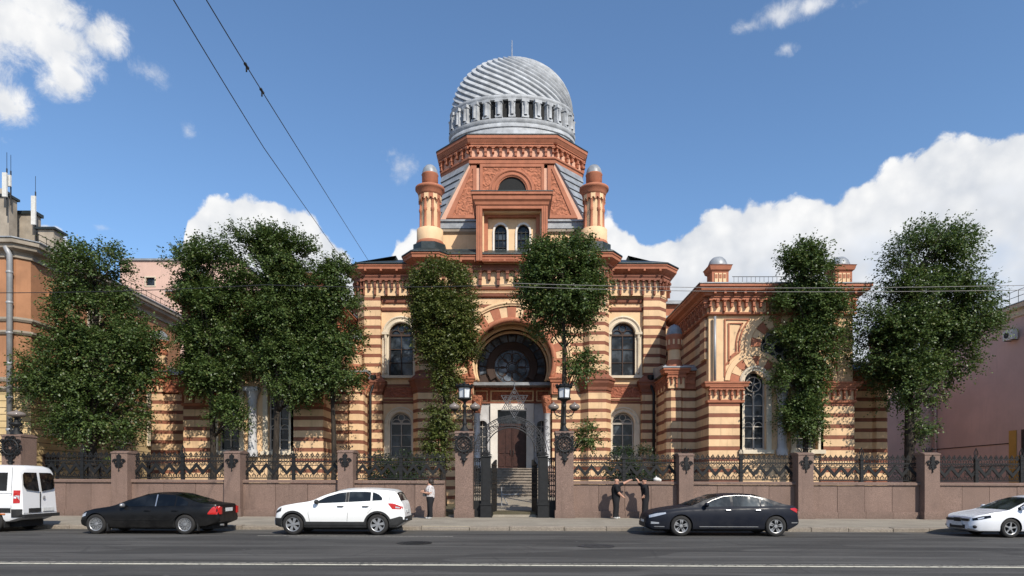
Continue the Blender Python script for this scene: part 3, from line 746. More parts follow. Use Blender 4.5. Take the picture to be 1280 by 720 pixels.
    for s in (-1, 1):
        b = MB(); lo, hi = sorted((s * 10.2, s * 14.6)); b.box(lo, hi, 44.5, 56, .1, 13.1, 0); b.obj('rear_wing_wall', ['stripe'], S)
        b = MB(); b.box(lo - .3, hi + .3, 44.1, 56, 13.1, 13.3, 1); b.box(lo - .1, hi + .1, 44.3, 56, 13.3, 14.1, 0); b.box(lo - .3, hi + .3, 44.0, 56, 14.1, 14.3, 1)
        b.prx([(44.0, 14.31), (56, 14.31), (50, 15.2)], lo - .3, hi + .3, 2); b.obj('roof', ['terra', 'zinc', 'slate'], S)
    for s in (-1, 1): wing(S, s, 0.0 if s > 0 else 1.5)
    # drain pipes beside the porch bays
    for s in (-1, 1):
        b = MB(); b.smooth = True; b.tube([(s * 9.2, 41.55, .3), (s * 9.2, 41.55, 7.6), (s * 9.05, 41.8, 8.2), (s * 9.05, 41.8, 8.6)], .09, 8); b.lathe([(.09, 8.3), (.2, 8.55), (.2, 8.8)], s * 9.05, 41.8, 10); b.obj('drainpipe', 'iron', S)
    return S
def wing(S, s, dy):
    T0 = Matrix.Translation((0, dy, 0)) @ Matrix.Diagonal((s, 1, 1, 1))
    def B():
        b = MB(); b.T = T0; return b
    xc = 15.165; x0, x1 = 11.07, 19.26; Y = 36.0; zt = 11.24
    oc = zz(433, 36)
    lo = [arch(c, 3.64, 7.46, .61) for c in (13.71, 16.62)]
    oh = [(xc + 1.13 * math.cos(2 * PI * i / 32), oc + 1.13 * math.sin(2 * PI * i / 32)) for i in range(32)]
    b = B(); b.pry([(x0 + .03, .1), (x1 - .03, .1), (x1 - .03, zt + .2), (x0 + .03, zt + .2)], Y + .12, Y + .55, [lo[0][::-1], lo[1][::-1], oh[::-1]]); b.obj('wing_wall', 'cream', S)
    b = B(); b.box(x0, x0 + .5, Y + .56, 43, .1, zt + .2); b.box(x0 - .12, x0 + .02, Y + .35, Y + 1.35, 8.8, zt - .1); b.obj('wing_side_wall', 'stripew', S)
    b = B(); b.box(x1 - .5, x1, Y + .56, 46, .1, zt + .2); b.obj('wing_side_wall', 'stripew', S)
    for a, c in ((x0, 12.96), (17.37, x1)): b = B(); b.box(a, c, Y, Y + .56, .1, 6.45); b.obj('pilaster', 'stripew', S)
    for a, c in ((x0, 12.96), (17.37, x1)):
        b = B()
        b.box(a + .02, c - .02, Y + .02, Y + .5, 6.45, 7.2, 0); corbels(b, a, c, Y + .02, 6.45, 7.15, .32, .2, 1, 0)
        b.sweep([(a, Y + .4), (a, Y), (c, Y), (c, Y + .4)], [(0, 7.12), (.24, 7.15), (.28, 7.3), (.32, 7.34), (.32, 7.42), (0, 7.46)], m=1)
        b.sweep([(a, Y + .4), (a, Y), (c, Y), (c, Y + .4)], [(0, 6.25), (.08, 6.28), (.1, 6.42), (0, 6.45)], m=1)
        b.obj('pilaster_capital', ['cream', 'terra'], S)
    # frieze, cornice
    b = B(); pth = [(x0, 43.5), (x0, Y), (x1, Y), (x1, 46)]
    b.sweep(pth, [(0, zt - .05), (.10, zt), (.12, zt + .1), (0, zt + .12)], m=1)
    b.box(x0, x1, Y + .02, Y + .5, zt, 12.2, 0)
    b.T = T0; corbels(b, x0 + .02, x1 - .02, Y + .02, zt + .12, 12.2, .40, .26, 1, 0)
    b.T = T0 @ local((x0, 43.5), (x0, Y)); b.box(0, 7.4, 0.02, .4, zt, 12.2, 0); corbels(b, .02, 7.45, 0.02, zt + .12, 12.2, .40, .26, 1, 0)
    b.T = T0; b.obj('corbel_frieze', ['cream', 'terra'], S)
    b = B(); b.sweep(pth, [(.1, 12.2), (.30, 12.23), (.34, 12.33), (.58, 12.45), (.62, 12.6), (.68, 12.64), (.68, 12.76), (0, 12.78)]); modillions(b, x0 + .2, x1 - .2, Y - .2, 12.27, .55, .36, .12, .12); b.obj('cornice', 'terra', S)
    b = B(); b.sweep(pth, [(.72, 12.78), (.72, 12.84), (-2.5, 13.3), (-2.5, 12.8)]); b.box(x0 + 2, x1 - 2, Y + 2, 46, 12.8, 13.3); b.obj('roof', 'zinc', S)
    # blind oculus and window arches
    b = B()
    for i in range(20):
        t0 = 2 * PI * i / 20; b.sector(xc, oc, 1.16, 1.71, t0 + .01, t0 + 2 * PI / 20 - .01, Y + (.06 if i % 2 else .075), Y + .13, 3, i % 2)
    for c in (13.71, 16.62):
        for i in range(9):
            t0 = PI * i / 9; b.sector(c, 7.46, .92, 1.42, t0 + .01, t0 + PI / 9 - .01, Y + (.04 if i % 2 else .055), Y + .13, 3, 1 - i % 2)
    b.obj('voussoir_arch', ['cream', 'terra'], S)
    b = B(); b.sector(xc, oc, 1.75, 2.05, 0, 2 * PI, Y + .02, Y + .125, 48, 0)
    for c in (13.71, 16.62): b.sector(c, 7.46, 1.45, 1.72, 0.05, PI - .05, Y + .015, Y + .128, 20, 0)
    for sg in (-1, 1):
        for k, rr in ((0, .0), (1, .22)):
            xl = xc - sg * (3.16 - rr); zt2 = 10.98 - rr; Rb = 2.35 + rr * .8; Rs = 1.90 + rr * .4
            d = math.sqrt(Rb * Rb - (zt2 - oc) ** 2); P = [(xl, 7.75 + rr * 3.4), (xl, zt2), (xc - sg * d, zt2)]
            sc = xc - sg * 1.455; a = math.asin((zt2 - oc) / Rb)
            while a > -1.3:
                px, pz = xc - sg * Rb * math.cos(a), oc + Rb * math.sin(a)
                if math.hypot(px - sc, pz - 7.46) < Rs: break
                P.append((px, pz)); a -= .06
            a2 = math.atan2(pz - 7.46, (sc - px) * sg)
            while a2 > .0:
                px, pz = sc - sg * Rs * math.cos(a2), 7.46 + Rs * math.sin(a2)
                if (px - xl) * sg < .05: break
                P.append((px, pz)); a2 -= .06
            b.tube([(px, Y + .09, pz) for px, pz in P], .055, 4, 1)
    b.obj('arch_moulding', ['cream', 'terra'], S)
    b = B(); b.disc(xc, oc, 1.14, Y + .40, Y + .44, 32); r = b.obj('rose_window', 'glass', S)
    b = B(); b.arc(xc, oc, 1.10, .06, Y + .3, 0, 2 * PI, 30)
    for i in range(8): a = PI * i / 4; b.arc(xc + .66 * math.cos(a), oc + .66 * math.sin(a), .30, .035, Y + .36, 0, 2 * PI, 14)
    b.arc(xc, oc, .34, .04, Y + .36, 0, 2 * PI, 16); b.obj('tracery', 'framew', r)
    for c in (13.71, 16.62):
        b = B(); b.pry(arch(c, 3.5, 7.46, .90), Y + .0, Y + .14, [arch(c, 3.64, 7.46, .62)[::-1]]); b.arc(c, 7.46, .80, .07, Y, 0, PI, 18)
        b.box(c - .98, c + .98, Y - .14, Y + .3, 3.40, 3.62); w = b.obj('window', 'offwhite', S)
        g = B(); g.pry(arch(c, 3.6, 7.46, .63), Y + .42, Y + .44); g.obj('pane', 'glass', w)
        f = B(); y = Y + .38; f.box(c - .04, c + .04, y - .05, y + .03, 3.64, 6.9)
        for z in (4.3, 4.95, 5.55, 6.15): f.box(c - .6, c + .6, y - .04, y + .02, z - .025, z + .025)
        f.pry(arch(c, 3.64, 7.46, .62), y - .05, y + .03, [arch(c, 3.74, 7.46, .53)[::-1]])
        for q in (-.29, .29): f.arc(c + q, 6.55, .25, .03, y - .01, 0, PI, 12); f.arc(c + q, 4.95, .25, .025, y - .01, 0, PI, 12)
        f.arc(c, 7.35, .42, .035, y - .01, 0, 2 * PI, 20)
        for i in range(6): a = PI * i / 3 + .3; f.tube([(c, y - .01, 7.35), (c + .42 * math.cos(a), y - .01, 7.35 + .42 * math.sin(a))], .025, 4)
        f.obj('glazing_bars', 'framew', w)
    b = B(); b.smooth = True; b.lathe([(.3, 3.3), (.32, 3.6), (.25, 3.75), (.235, 6.4), (.28, 6.5), (.25, 6.6), (.36, 7.0), (.40, 7.1)], xc, Y - .08, 16); b.smooth = False
    b.box(xc - .42, xc + .42, Y - .45, Y + .11, 7.1, 7.35); b.obj('wing_column', 'marble', S)
    # annexes with small turrets
    for a, c, cor in ((9.45, x0 - .003, 1), (x1 + .003, 22.58, -1)):
        y = 38.6
        b = B(); b.box(a, c, y, 42.3 if cor > 0 else 45, .1, 8.3)
        p = (a - .12, a + .92) if cor > 0 else (c - .92, c + .12)
        b.prz([(p[0], y + .6), (p[0], y + .1), (p[0] + .22, y - .18), (p[1] - .22, y - .18), (p[1], y + .1), (p[1], y + .6)], .1, 7.5)
        b.obj('annex_wall', 'stripew', S)
        b = B(); b.box(a - .02, c, y - .05, y + .3, 7.55, 8.35, 0)
        lo_, hi_ = (p[1] + .1, c - .05) if cor > 0 else (a + .05, p[0] - .1)
        b.box(lo_, hi_, y - .09, y, 7.72, 8.22, 1)
        b.box(a - .02, c, y - .12, y + .1, 7.42, 7.56, 0); b.box(a - .02, c, y - .16, y + .1, 8.35, 8.5, 0)
        corbels(b, p[0] - .02, p[1] + .02, y - .2, 7.45, 8.3, .27, .16, 0, 2)
        if cor > 0:
            b.T = T0 @ local((a, 42.3), (a, y)); corbels(b, .2, 3.4, -.03, 7.45, 8.3, .4, .1, 0, 2); b.T = T0
        b.sweep([(p[0], y + .5), (p[0], y - .2), (p[1], y - .2), (p[1], y + .5)], [(0, 8.3), (.2, 8.34), (.24, 8.48), (.3, 8.52), (.3, 8.62), (0, 8.64)], m=0)
        b.obj('annex_frieze', ['terra', 'carve', 'cream'], S)
        b = B(); b.prx([(y - .3, 8.5), (y + 3.5, 8.5), (y + 3.5, 9.3), (y + .3, 8.95), (y - .3, 8.62)], a - .2, c); b.box(p[0] - .34, p[1] + .34, y - .54, y + .6, 8.64, 8.72); b.obj('roof', 'zinc', S)
        cx = (p[0] + p[1]) / 2; cy = y + .25
        b = B(); b.smooth = True
        b.lathe([(.5, 8.7), (.52, 8.85), (.44, 8.95), (.47, 9.0), (.40, 9.2)], cx, cy, 20, m=0); b.lathe([(.38, 9.2), (.38, 9.85)], cx, cy, 20, m=1)
        b.lathe([(.40, 9.8), (.46, 9.9), (.44, 10.0), (.47, 10.5), (.52, 10.6), (.50, 10.72), (.4, 10.74)], cx, cy, 20, m=0); b.smooth = False
        for i in range(10):
            an = 2 * PI * i / 10; b.T = T0 @ Matrix.Translation((cx, cy, 0)) @ Matrix.Rotation(an, 4, 'Z'); b.box(.44, .50, -.05, .05, 10.1, 10.4, 1); b.T = T0
        t = b.obj('turret', ['terra', 'cream'], S)
        q = B(); q.smooth = True; q.lathe([(.47, 10.7), (.47, 10.85), (.40, 11.1), (.25, 11.28), (.05, 11.38), (0, 11.4)], cx, cy, 20); q.obj('turret_cap', 'zinc', t)
    # chimneys and railing
    for cx in (12.05, 19.2):
        y = 37.5; b = B(); b.box(cx - .48, cx + .48, y - .48, y + .48, 12.8, 14.2, 0); b.sweep([(cx - .48, y + .48), (cx - .48, y - .48), (cx + .48, y - .48), (cx + .48, y + .48)], [(0, 14.0), (.10, 14.08), (.16, 14.3), (.2, 14.34), (0, 14.42)], True, 0)
        b.sweep([(cx - .48, y + .48), (cx - .48, y - .48), (cx + .48, y - .48), (cx + .48, y + .48)], [(0, 12.8), (.12, 12.85), (.12, 13.1), (0, 13.15)], True, 0)
        for q in (-.24, 0, .24): b.box(cx + q - .09, cx + q + .09, y - .52, y - .47, 13.35, 13.9, 1); b.box(cx + q - .06, cx + q + .06, y - .54, y - .51, 13.6, 13.82, 0)
        t = b.obj('chimney', ['terra', 'cream'], S)
        c = B(); c.smooth = True; c.lathe([(.56, 14.4), (.56, 14.5), (.46, 14.75), (.3, 14.92), (0, 15.0)], cx, y, 20); c.obj('chimney_cap', 'zinc', t)
    b = B()
    for i in range(24): x = 12.9 + i * .25; b.tube([(x, 37.2, 13.2), (x, 37.2, 13.75)], .012, 4)
    for z in (13.3, 13.75): b.tube([(12.8, 37.2, z), (18.7, 37.2, z)], .02, 5)
    b.obj('roof_railing', 'irong', S)
    b = B(); b.smooth = True; b.tube([(x0 + .32, Y - .08, 7.5), (x0 + .32, Y - .08, 11.1)], .075, 8); b.obj('drainpipe', 'pipe', S)
# ---------------------------------------------------------------- ground
def sheared(b, name, ms, kind='structure', parent=None):
    b.v = [(x, y, z + gz(x)) for x, y, z in b.v]
    o = b.obj(name, ms, parent)
    if kind: o['kind'] = kind
    return o
YW = 28.8                                             # face of the granite wall
def make_ground():
    b = MB(); b.add([(-1500, -300, -.45), (1500, -300, -.45), (1500, 2500, -.45), (-1500, 2500, -.45)], [(0, 1, 2, 3)]); tag(b.obj('ground', 'groundm'), kind='structure')
    b = MB()
    xs = [-70 + 5 * i for i in range(29)]
    def sheet(y0, y1, z):
        n = len(b.v); vs = []
        for x in xs: vs += [(x, y0, z), (x, y1, z)]
        b.add(vs, [(2 * i, 2 * i + 2, 2 * i + 3, 2 * i + 1) for i in range(len(xs) - 1)])
    sheet(-12, 23.32, 0.0); sheared(b, 'road', 'asphalt')
    b = MB(); b.box(-70, 70, 23.62, 29.4, -.3, .155); b2 = b
    b = MB()
    def slab(y0, y1, z0, z1):
        n = []; vs = []
        for x in xs: vs += [(x, y0, z0), (x, y0, z1), (x, y1, z1 + .0), (x, y1, z0)]
        fs = []
        for i in range(len(xs) - 1):
            for j in range(4): fs.append((4 * i + j, 4 * i + 4 + j, 4 * i + 4 + (j + 1) % 4, 4 * i + (j + 1) % 4))
        b.add(vs, fs)
    slab(23.625, 29.2, -.3, .15); b.v = [(x, y, z + (.05 * (y - 23.6) / 5.4 if z > 0 else 0)) for x, y, z in b.v]
    sheared(b, 'pavement', 'paving')
    b = MB(); random.seed(5); x = -70
    while x < 70:
        L = random.uniform(1.1, 2.0); dz = random.uniform(-.015, .012); dy = random.uniform(-.02, .02)
        if abs(x + 3.35) < .9: dz -= .05
        e = .02
        b.prx([(23.32 + dy, -.2), (23.62, -.2), (23.62, .15 + dz), (23.36 + dy, .15 + dz), (23.32 + dy, .12 + dz)], x + .012, x + L - .012); x += L
    sheared(b, 'kerb', 'kerb')
    b = MB(); xs2 = xs; xs = [-70 + 5 * i for i in range(29)]
    sheet(13.28, 13.46, .004); sheared(b, 'centre_line', 'paint')
    b = MB(); sheet(13.62, 13.69, .004); sheared(b, 'worn_line', 'paintw')
    b = MB(); xs = [-8.2 + .9 * i for i in range(8)]; sheet(20.55, 20.68, .004); sheared(b, 'parking_line', 'paintw')
    b = MB(); b.box(-70, 70, 29.25, 90, .0, .42); tag(b.obj('courtyard', 'earth'), kind='structure')
    b = MB(); b.prx([(29.2, .1), (42.5, .1), (42.5, .95), (38.7, .93), (29.25, .30)], -2.9, 2.9); tag(b.obj('courtyard_path', 'paving'), kind='structure')
    for px, py, lab in ((518, 679.5, 'small dark manhole cover in the road left of the gate'), (745, 682.5, 'round worn manhole cover in the road in front of the gate')):
        Y = F * EYE / (py - HOR); x = xx(px, Y); b = MB(); b.lathe([(.50, .002), (.50, .012), (.40, .014), (.38, .006), (0, .006)], 0, 0, 28)
        for i in range(-3, 4): b.box(-.3, .3, i * .1 - .02, i * .1 + .02, .006, .012)
        t = thing('manhole_cover', lab, 'manhole cover', (x, Y, gz(x) + .002)); b.v = [(p[0] + x, p[1] + Y, p[2] + gz(x) + .002) for p in b.v]
        b.obj('lid', 'irong' if px > 600 else 'iron', t)
# ---------------------------------------------------------------- granite wall, pillars, iron fence
def scroll(b, cx, cz, r, y, sg=1, tr=.014):
    P = []
    for i in range(15):
        a = i / 14 * 2.6 * PI; q = r * (1 - .72 * i / 14); P.append((cx + sg * q * math.cos(a), y, cz + q * math.sin(a)))
    b.tube(P, tr, 4)
def fleur(b, cx, cz, y, k=1.0):
    """iron lily ornament"""
    b.pry([(cx, cz - .34 * k), (cx + .05 * k, cz - .1 * k), (cx + .10 * k, cz), (cx + .05 * k, cz + .12 * k), (cx + .09 * k, cz + .2 * k), (cx, cz + .40 * k), (cx - .09 * k, cz + .2 * k), (cx - .05 * k, cz + .12 * k), (cx - .10 * k, cz), (cx - .05 * k, cz - .1 * k)][::-1], y - .05, y)
    for s in (-1, 1):
        scroll(b, cx + s * .15 * k, cz + .03 * k, .13 * k, y - .03, s, .03 * k); scroll(b, cx + s * .09 * k, cz - .17 * k, .075 * k, y - .03, s, .022 * k)
        b.tube([(cx + s * .02 * k, y - .03, cz + .18 * k), (cx + s * .1 * k, y - .03, cz + .24 * k), (cx + s * .07 * k, y - .03, cz + .32 * k)], .02 * k, 5)
    b.box(cx - .12 * k, cx + .12 * k, y - .06, y, cz - .04 * k, cz + .02 * k)
    b.ball((cx, y - .03, cz - .36 * k), .035 * k, 8)
def pillar(px0, px1, top, label, gate=False):
    Y = YW - .35 if not gate else YW - .45
    x0, x1 = xx(px0, Y), xx(px1, Y); z = zz(top, Y); g_ = gz((x0 + x1) / 2); cx = (x0 + x1) / 2
    t = thing('stone_pillar', label, 'pillar', (cx, Y + .3, g_ + .18), 'granite pillars along the street')
    b = MB(); b.box(x0, x1, Y, Y + .95, g_ + .55, z - .02); b.box(x0 - .05, x1 + .05, Y - .06, Y + 1.0, g_ - .1, g_ + .55)
    b.prx([(Y - .03, z - .02), (Y + .98, z - .02), (Y + .98, z + .03), (Y + .7, z + .10), (Y + .25, z + .10), (Y - .03, z + .03)], x0 - .03, x1 + .03); b.obj('shaft', 'granite', t)
    o = MB()
    if gate:
        cz = z - .50
        o.arc(cx, cz, .34, .04, Y - .06, 0, 2 * PI, 24)
        for r in (.24, .12): o.tube([(cx + r * 1.2 * math.cos(a), Y - .07, cz + r * 1.2 * math.sin(a)) for a in (0, PI / 2, PI, 3 * PI / 2)], .03, 4, closed=True)
        for i in range(10):
            a = 2 * PI * i / 10; scroll(o, cx + .40 * math.cos(a), cz + .40 * math.sin(a), .13, Y - .06, 1 if i % 2 else -1, .03)
            o.tube([(cx + .12 * math.cos(a), Y - .06, cz + .12 * math.sin(a)), (cx + .36 * math.cos(a + .3), Y - .06, cz + .36 * math.sin(a + .3))], .02, 4)
        o.pry([(cx - .12, cz - .45), (cx, cz - .95), (cx + .12, cz - .45)], Y - .07, Y - .01); o.ball((cx, Y - .04, cz - .72), .09, 8); o.box(cx - .16, cx + .16, Y - .06, Y - .01, cz - .66, cz - .62)
    else:
        fleur(o, cx, z - .42, Y - .003, 1.0)
        for k in (-.18, -.09, 0, .09, .18):
            o.tube([(cx + k * .4, Y + .3, z + .08), (cx + k, Y + .25, z + .22), (cx + k * 1.5, Y + .2, z + .30 - abs(k) * .3)], .02, 4); o.ball((cx + k * 1.5, Y + .2, z + .30 - abs(k) * .3), .035, 6)
    o.obj('ornament', 'iron', t)
    return x0, x1
def wall_section(xa, xb, label):
    g_ = gz((xa + xb) / 2); t = thing('granite_wall', label, 'wall', ((xa + xb) / 2, YW, g_ + .18), 'granite wall sections between the pillars')
    b = MB(); n = max(2, round((xb - xa) / 1.25)); random.seed(int(xa * 10))
    for i in range(n):
        a = xa + (xb - xa) * i / n; c = xa + (xb - xa) * (i + 1) / n; ga = gz((a + c) / 2); d = random.uniform(0, .012)
        b.box(a + (.009 if i else 0), c - .009, YW + d, YW + .5, ga + .50, ga + 1.70)
        if i % 2 == 0 or n < 3: b.box(a + (.006 if i else 0), c - .006, YW - .10, YW + .52, ga - .1, ga + .50)
        else: b.box(a + .006, c - .006, YW - .095, YW + .52, ga - .1, ga + .50)
    b.obj('blocks', 'granite', t)
    b = MB(); b.prx([(YW - .07, 1.71), (YW + .58, 1.71), (YW + .58, 1.80), (YW + .5, 1.845), (YW, 1.845), (YW - .07, 1.80)], xa, xb); b.v = [(x, y, z + gz(x)) for x, y, z in b.v]; b.obj('coping', 'granite', t)
    return t
def fence_section(xa, xb, label):
    g0 = gz((xa + xb) / 2); y = YW + .28; z0 = 1.87
    t = thing('iron_fence', label, 'fence', ((xa + xb) / 2, y, g0 + z0), 'ornate iron fence panels on the granite wall')
    n = max(1, round((xb - xa) / 2.1)); pitch = (xb - xa) / n
    b = MB()
    for z, h in ((0.03, .03), (.62, .035), (.80, .05), (1.0, .035)): b.box(xa, xb, y - .02, y + .02, g0 + z0 + z, g0 + z0 + z + h)
    b.obj('rail', 'iron', t)
    b = MB(); m = max(2, round((xb - xa) / .60)); w = (xb - xa) / m
    for i in range(m):
        a = xa + i * w; zb = g0 + z0 + .14; zt = g0 + z0 + .60; th = .10
        b.pry([(a, zb + .06), (a + w / 2, zt - .04), (a + w, zb + .06), (a + w, zb + .25), (a + w / 2, zt + .15), (a, zb + .25)], y - .035, y + .035)
    b.obj('zigzag_band', 'iron', t)
    b = MB(); m2 = max(2, round((xb - xa) / .235)); w = (xb - xa) / m2
    for i in range(m2):
        c = xa + (i + .5) * w
        b.arc(c, g0 + z0 + .91, .075, .016, y, 0, 2 * PI, 10, k=4)                                   # ring row
        scroll(b, c, g0 + z0 + 1.09, .075, y, 1 if i % 2 else -1, .022); b.tube([(c, y, g0 + z0 + 1.02), (c + .05, y, g0 + z0 + 1.12), (c, y, g0 + z0 + 1.22)], .018, 4)
        b.arc(c, g0 + z0 + .71, .085, .014, y, 0, PI, 8, k=4); b.tube([(c - w / 2, y, g0 + z0 + .8), (c, y, g0 + z0 + .66), (c + w / 2, y, g0 + z0 + .8)], .013, 4)
        b.arc(c, g0 + z0 + .15, .09, .015, y, 0, 2 * PI, 10, k=4); b.tube([(c - w / 2, y, g0 + z0 + .04), (c, y, g0 + z0 + .30), (c + w / 2, y, g0 + z0 + .04)], .013, 4)
        b.tube([(c - w / 2, y, g0 + z0 + .64), (c + w / 2, y, g0 + z0 + .8)], .010, 4); b.tube([(c - w / 2, y, g0 + z0 + 1.02), (c, y, g0 + z0 + 1.2), (c + w / 2, y, g0 + z0 + 1.02)], .012, 4); b.tube([(c, y, g0 + z0 + .03), (c, y, g0 + z0 + .64)], .010, 4)
        if i % 2 == 0: scroll(b, c + w / 2, g0 + z0 + .36, .08, y, 1, .015); scroll(b, c + w / 2, g0 + z0 + .36, .08, y, -1, .015)
    b.obj('scrollwork', 'iron', t)
    for i in range(1, n):
        x = xa + i * pitch; b = MB(); b.box(x - .07, x + .07, y - .06, y + .06, g0 + z0 - .03, g0 + z0 + 1.08); b.box(x - .1, x + .1, y - .09, y + .09, g0 + z0 + .98, g0 + z0 + 1.05)
        P = [(x + .09 * math.sin(q * PI) * (1 if s > 0 else -1), y, g0 + z0 + 1.08 + .42 * q) for s in (1, -1) for q in ([k / 6 for k in range(7)] if s > 0 else [1 - k / 6 for k in range(7)])]
        b.tube(P, .022, 5); b.tube([(x, y, g0 + z0 + 1.05), (x, y, g0 + z0 + 1.40)], [.035, .01], 5); b.ball((x, y, g0 + z0 + 1.52), .03, 6)
        for q in (.2, .4, .6, .8): b.box(x - .085, x + .085, y - .075, y + .075, g0 + z0 + q, g0 + z0 + q + .04)
        b.obj('post', 'iron', t)
    return t
def gate_lamp(cx, Y, z, label, k=1.0):
    t = thing('gate_lamp', label, 'lamp', (cx, Y, z), 'iron lamps on the gate pillars')
    b = MB(); b.smooth = True
    b.lathe([(.24, z), (.2, z + .08), (.10, z + .2), (.08, z + .3), (.12, z + .36), (.07, z + .42), (.065, z + 1.05), (.11, z + 1.1), (.07, z + 1.16), (.06, z + 1.3), (.14, z + 1.36), (.24, z + 1.42), (.26, z + 1.46), (0, z + 1.46)], cx, Y, 14); b.smooth = False
    for s in (-1, 1):
        b.tube([(cx, Y, z + .72), (cx + s * .18, Y, z + .66), (cx + s * .38, Y, z + .74), (cx + s * .47, Y, z + .95)], .03, 6)
        scroll(b, cx + s * .2, z + .86, .12, Y, s, .02); scroll(b, cx + s * .3, z + .62, .09, Y, -s, .018)
        b.smooth = True; b.lathe([(.02, z + .9), (.13, z + .93), (.15, z + .98)], cx + s * .47, Y, 12); b.smooth = False
    b.obj('post', 'iron', t)
    L = MB(); z1 = z + 1.46
    for i in range(6):
        a = PI / 6 + PI * i / 3; L.tube([(cx + .27 * math.cos(a), Y + .27 * math.sin(a), z1), (cx + .31 * math.cos(a), Y + .31 * math.sin(a), z1 + .50)], .026, 4)
    L.lathe([(.36, z1 + .48), (.39, z1 + .54), (.33, z1 + .60), (.14, z1 + .67), (.04, z1 + .70), (.04, z1 + .76), (0, z1 + .78)], cx, Y, 12, a0=0); L.lathe([(.31, z1 - .03), (.31, z1 + .03), (.24, z1 + .04)], cx, Y, 12)
    for i in range(12): a = PI * i / 6; L.ball((cx + .37 * math.cos(a), Y + .37 * math.sin(a), z1 + .61), .04, 6)
    l = L.obj('lantern', 'iron', t)
    g = MB(); g.lathe([(0, z1 + .02), (.25, z1 + .02), (.285, z1 + .48), (0, z1 + .46)], cx, Y, 6, a0=PI / 6, a1=2 * PI + PI / 6); g.obj('lamp_glass', 'lampglass', l)
    for s in (-1, 1):
        g = MB(); g.smooth = True; g.lathe([(.12, z + .97), (.2, z + 1.0), (.25, z + 1.08), (.22, z + 1.17), (.12, z + 1.23), (.04, z + 1.27), (.03, z + 1.31), (0, z + 1.32)], cx + s * .47, Y, 18); g.obj('globe', 'globe', t)
def mushroom_lamp(cx, Y, z, label):
    t = thing('gate_lamp', label, 'lamp', (cx, Y, z), 'iron lamps on the gate pillars')
    b = MB(); b.smooth = True; b.lathe([(.26, z), (.22, z + .1), (.12, z + .2), (.10, z + .35), (.22, z + .42), (.24, z + .5), (.10, z + .56), (.09, z + .72), (.2, z + .78)], cx, Y, 14); b.smooth = False
    for i in range(4):
        for s in (-1, 1): scroll(b, cx + s * .2, z + .14 + .16 * i, .09, Y - .08, s, .022)
    b.obj('post', 'iron', t)
    g = MB(); g.smooth = True; g.lathe([(.16, z + .76), (.30, z + .80), (.37, z + .88), (.33, z + .97), (.18, z + 1.03), (.06, z + 1.06), (.04, z + 1.1), (0, z + 1.12)], cx, Y, 20); g.obj('globe', 'globe', t)
def make_wall():
    # pillars: px of the left and right edge of the shaft, px of the top
    P = [(2, 26, 545, 'big granite gate pillar at the far left behind the white van', True), (139, 159, 566, 'granite pillar behind the black saloon car', False), (280, 300, 566, 'granite pillar between the black saloon and the white hatchback', False),
         (422, 441, 565, 'granite pillar behind the roof of the white hatchback', False), (569, 591, 541, 'left gate pillar with round iron medallion beside the woman', True), (695, 717, 541, 'right gate pillar with round iron medallion', True),
         (849, 867, 569, 'granite pillar behind the bonnet of the dark blue saloon', False), (998, 1017, 568, 'granite pillar behind the boot of the dark blue saloon', False), (1156, 1175, 568, 'granite pillar beside the white car on the right', False)]
    E = [pillar(*p) for p in P]
    xl = xx(-60, YW)
    sec = [(E[0][1] + .55, E[1][0], 'behind the rear of the white van'), (E[1][1], E[2][0], 'directly behind the black saloon car'), (E[2][1], E[3][0], 'left of the white hatchback roof'), (E[3][1], E[4][0] - .5, 'behind the woman and white hatchback'),
           (E[5][1], E[6][0], 'behind the two men in black'), (E[6][1], E[7][0], 'behind the dark blue saloon'), (E[7][1], E[8][0], 'between the dark blue saloon and the white car'), (E[8][1], xx(1340, YW), 'behind the white car on the right')]
    for i, (a, c, l) in enumerate(sec):
        wall_section(a, c, 'pink granite wall section ' + l)
        fence_section(a, c, 'black iron fence panel with zigzag band ' + l)
    wall_section(xx(-60, YW), E[0][0] - .02, 'pink granite wall section left of the big gate pillar')
    Y = YW - .1
    for p, l in ((P[0], 'iron lamp with one flat smoked globe on the far left pillar above the van'), (P[4], 'iron lantern with two side globes on the left gate pillar'), (P[5], 'iron lantern with two side globes on the right gate pillar')):
        cx = xx((p[0] + p[1]) / 2, YW - .45)
        if p is P[0]: mushroom_lamp(xx(11, YW - .5), YW - .05, zz(p[2], YW - .45) + .1, l); continue
        gate_lamp(cx, YW - .05, zz(p[2], YW - .45) + .1, l)
    return E
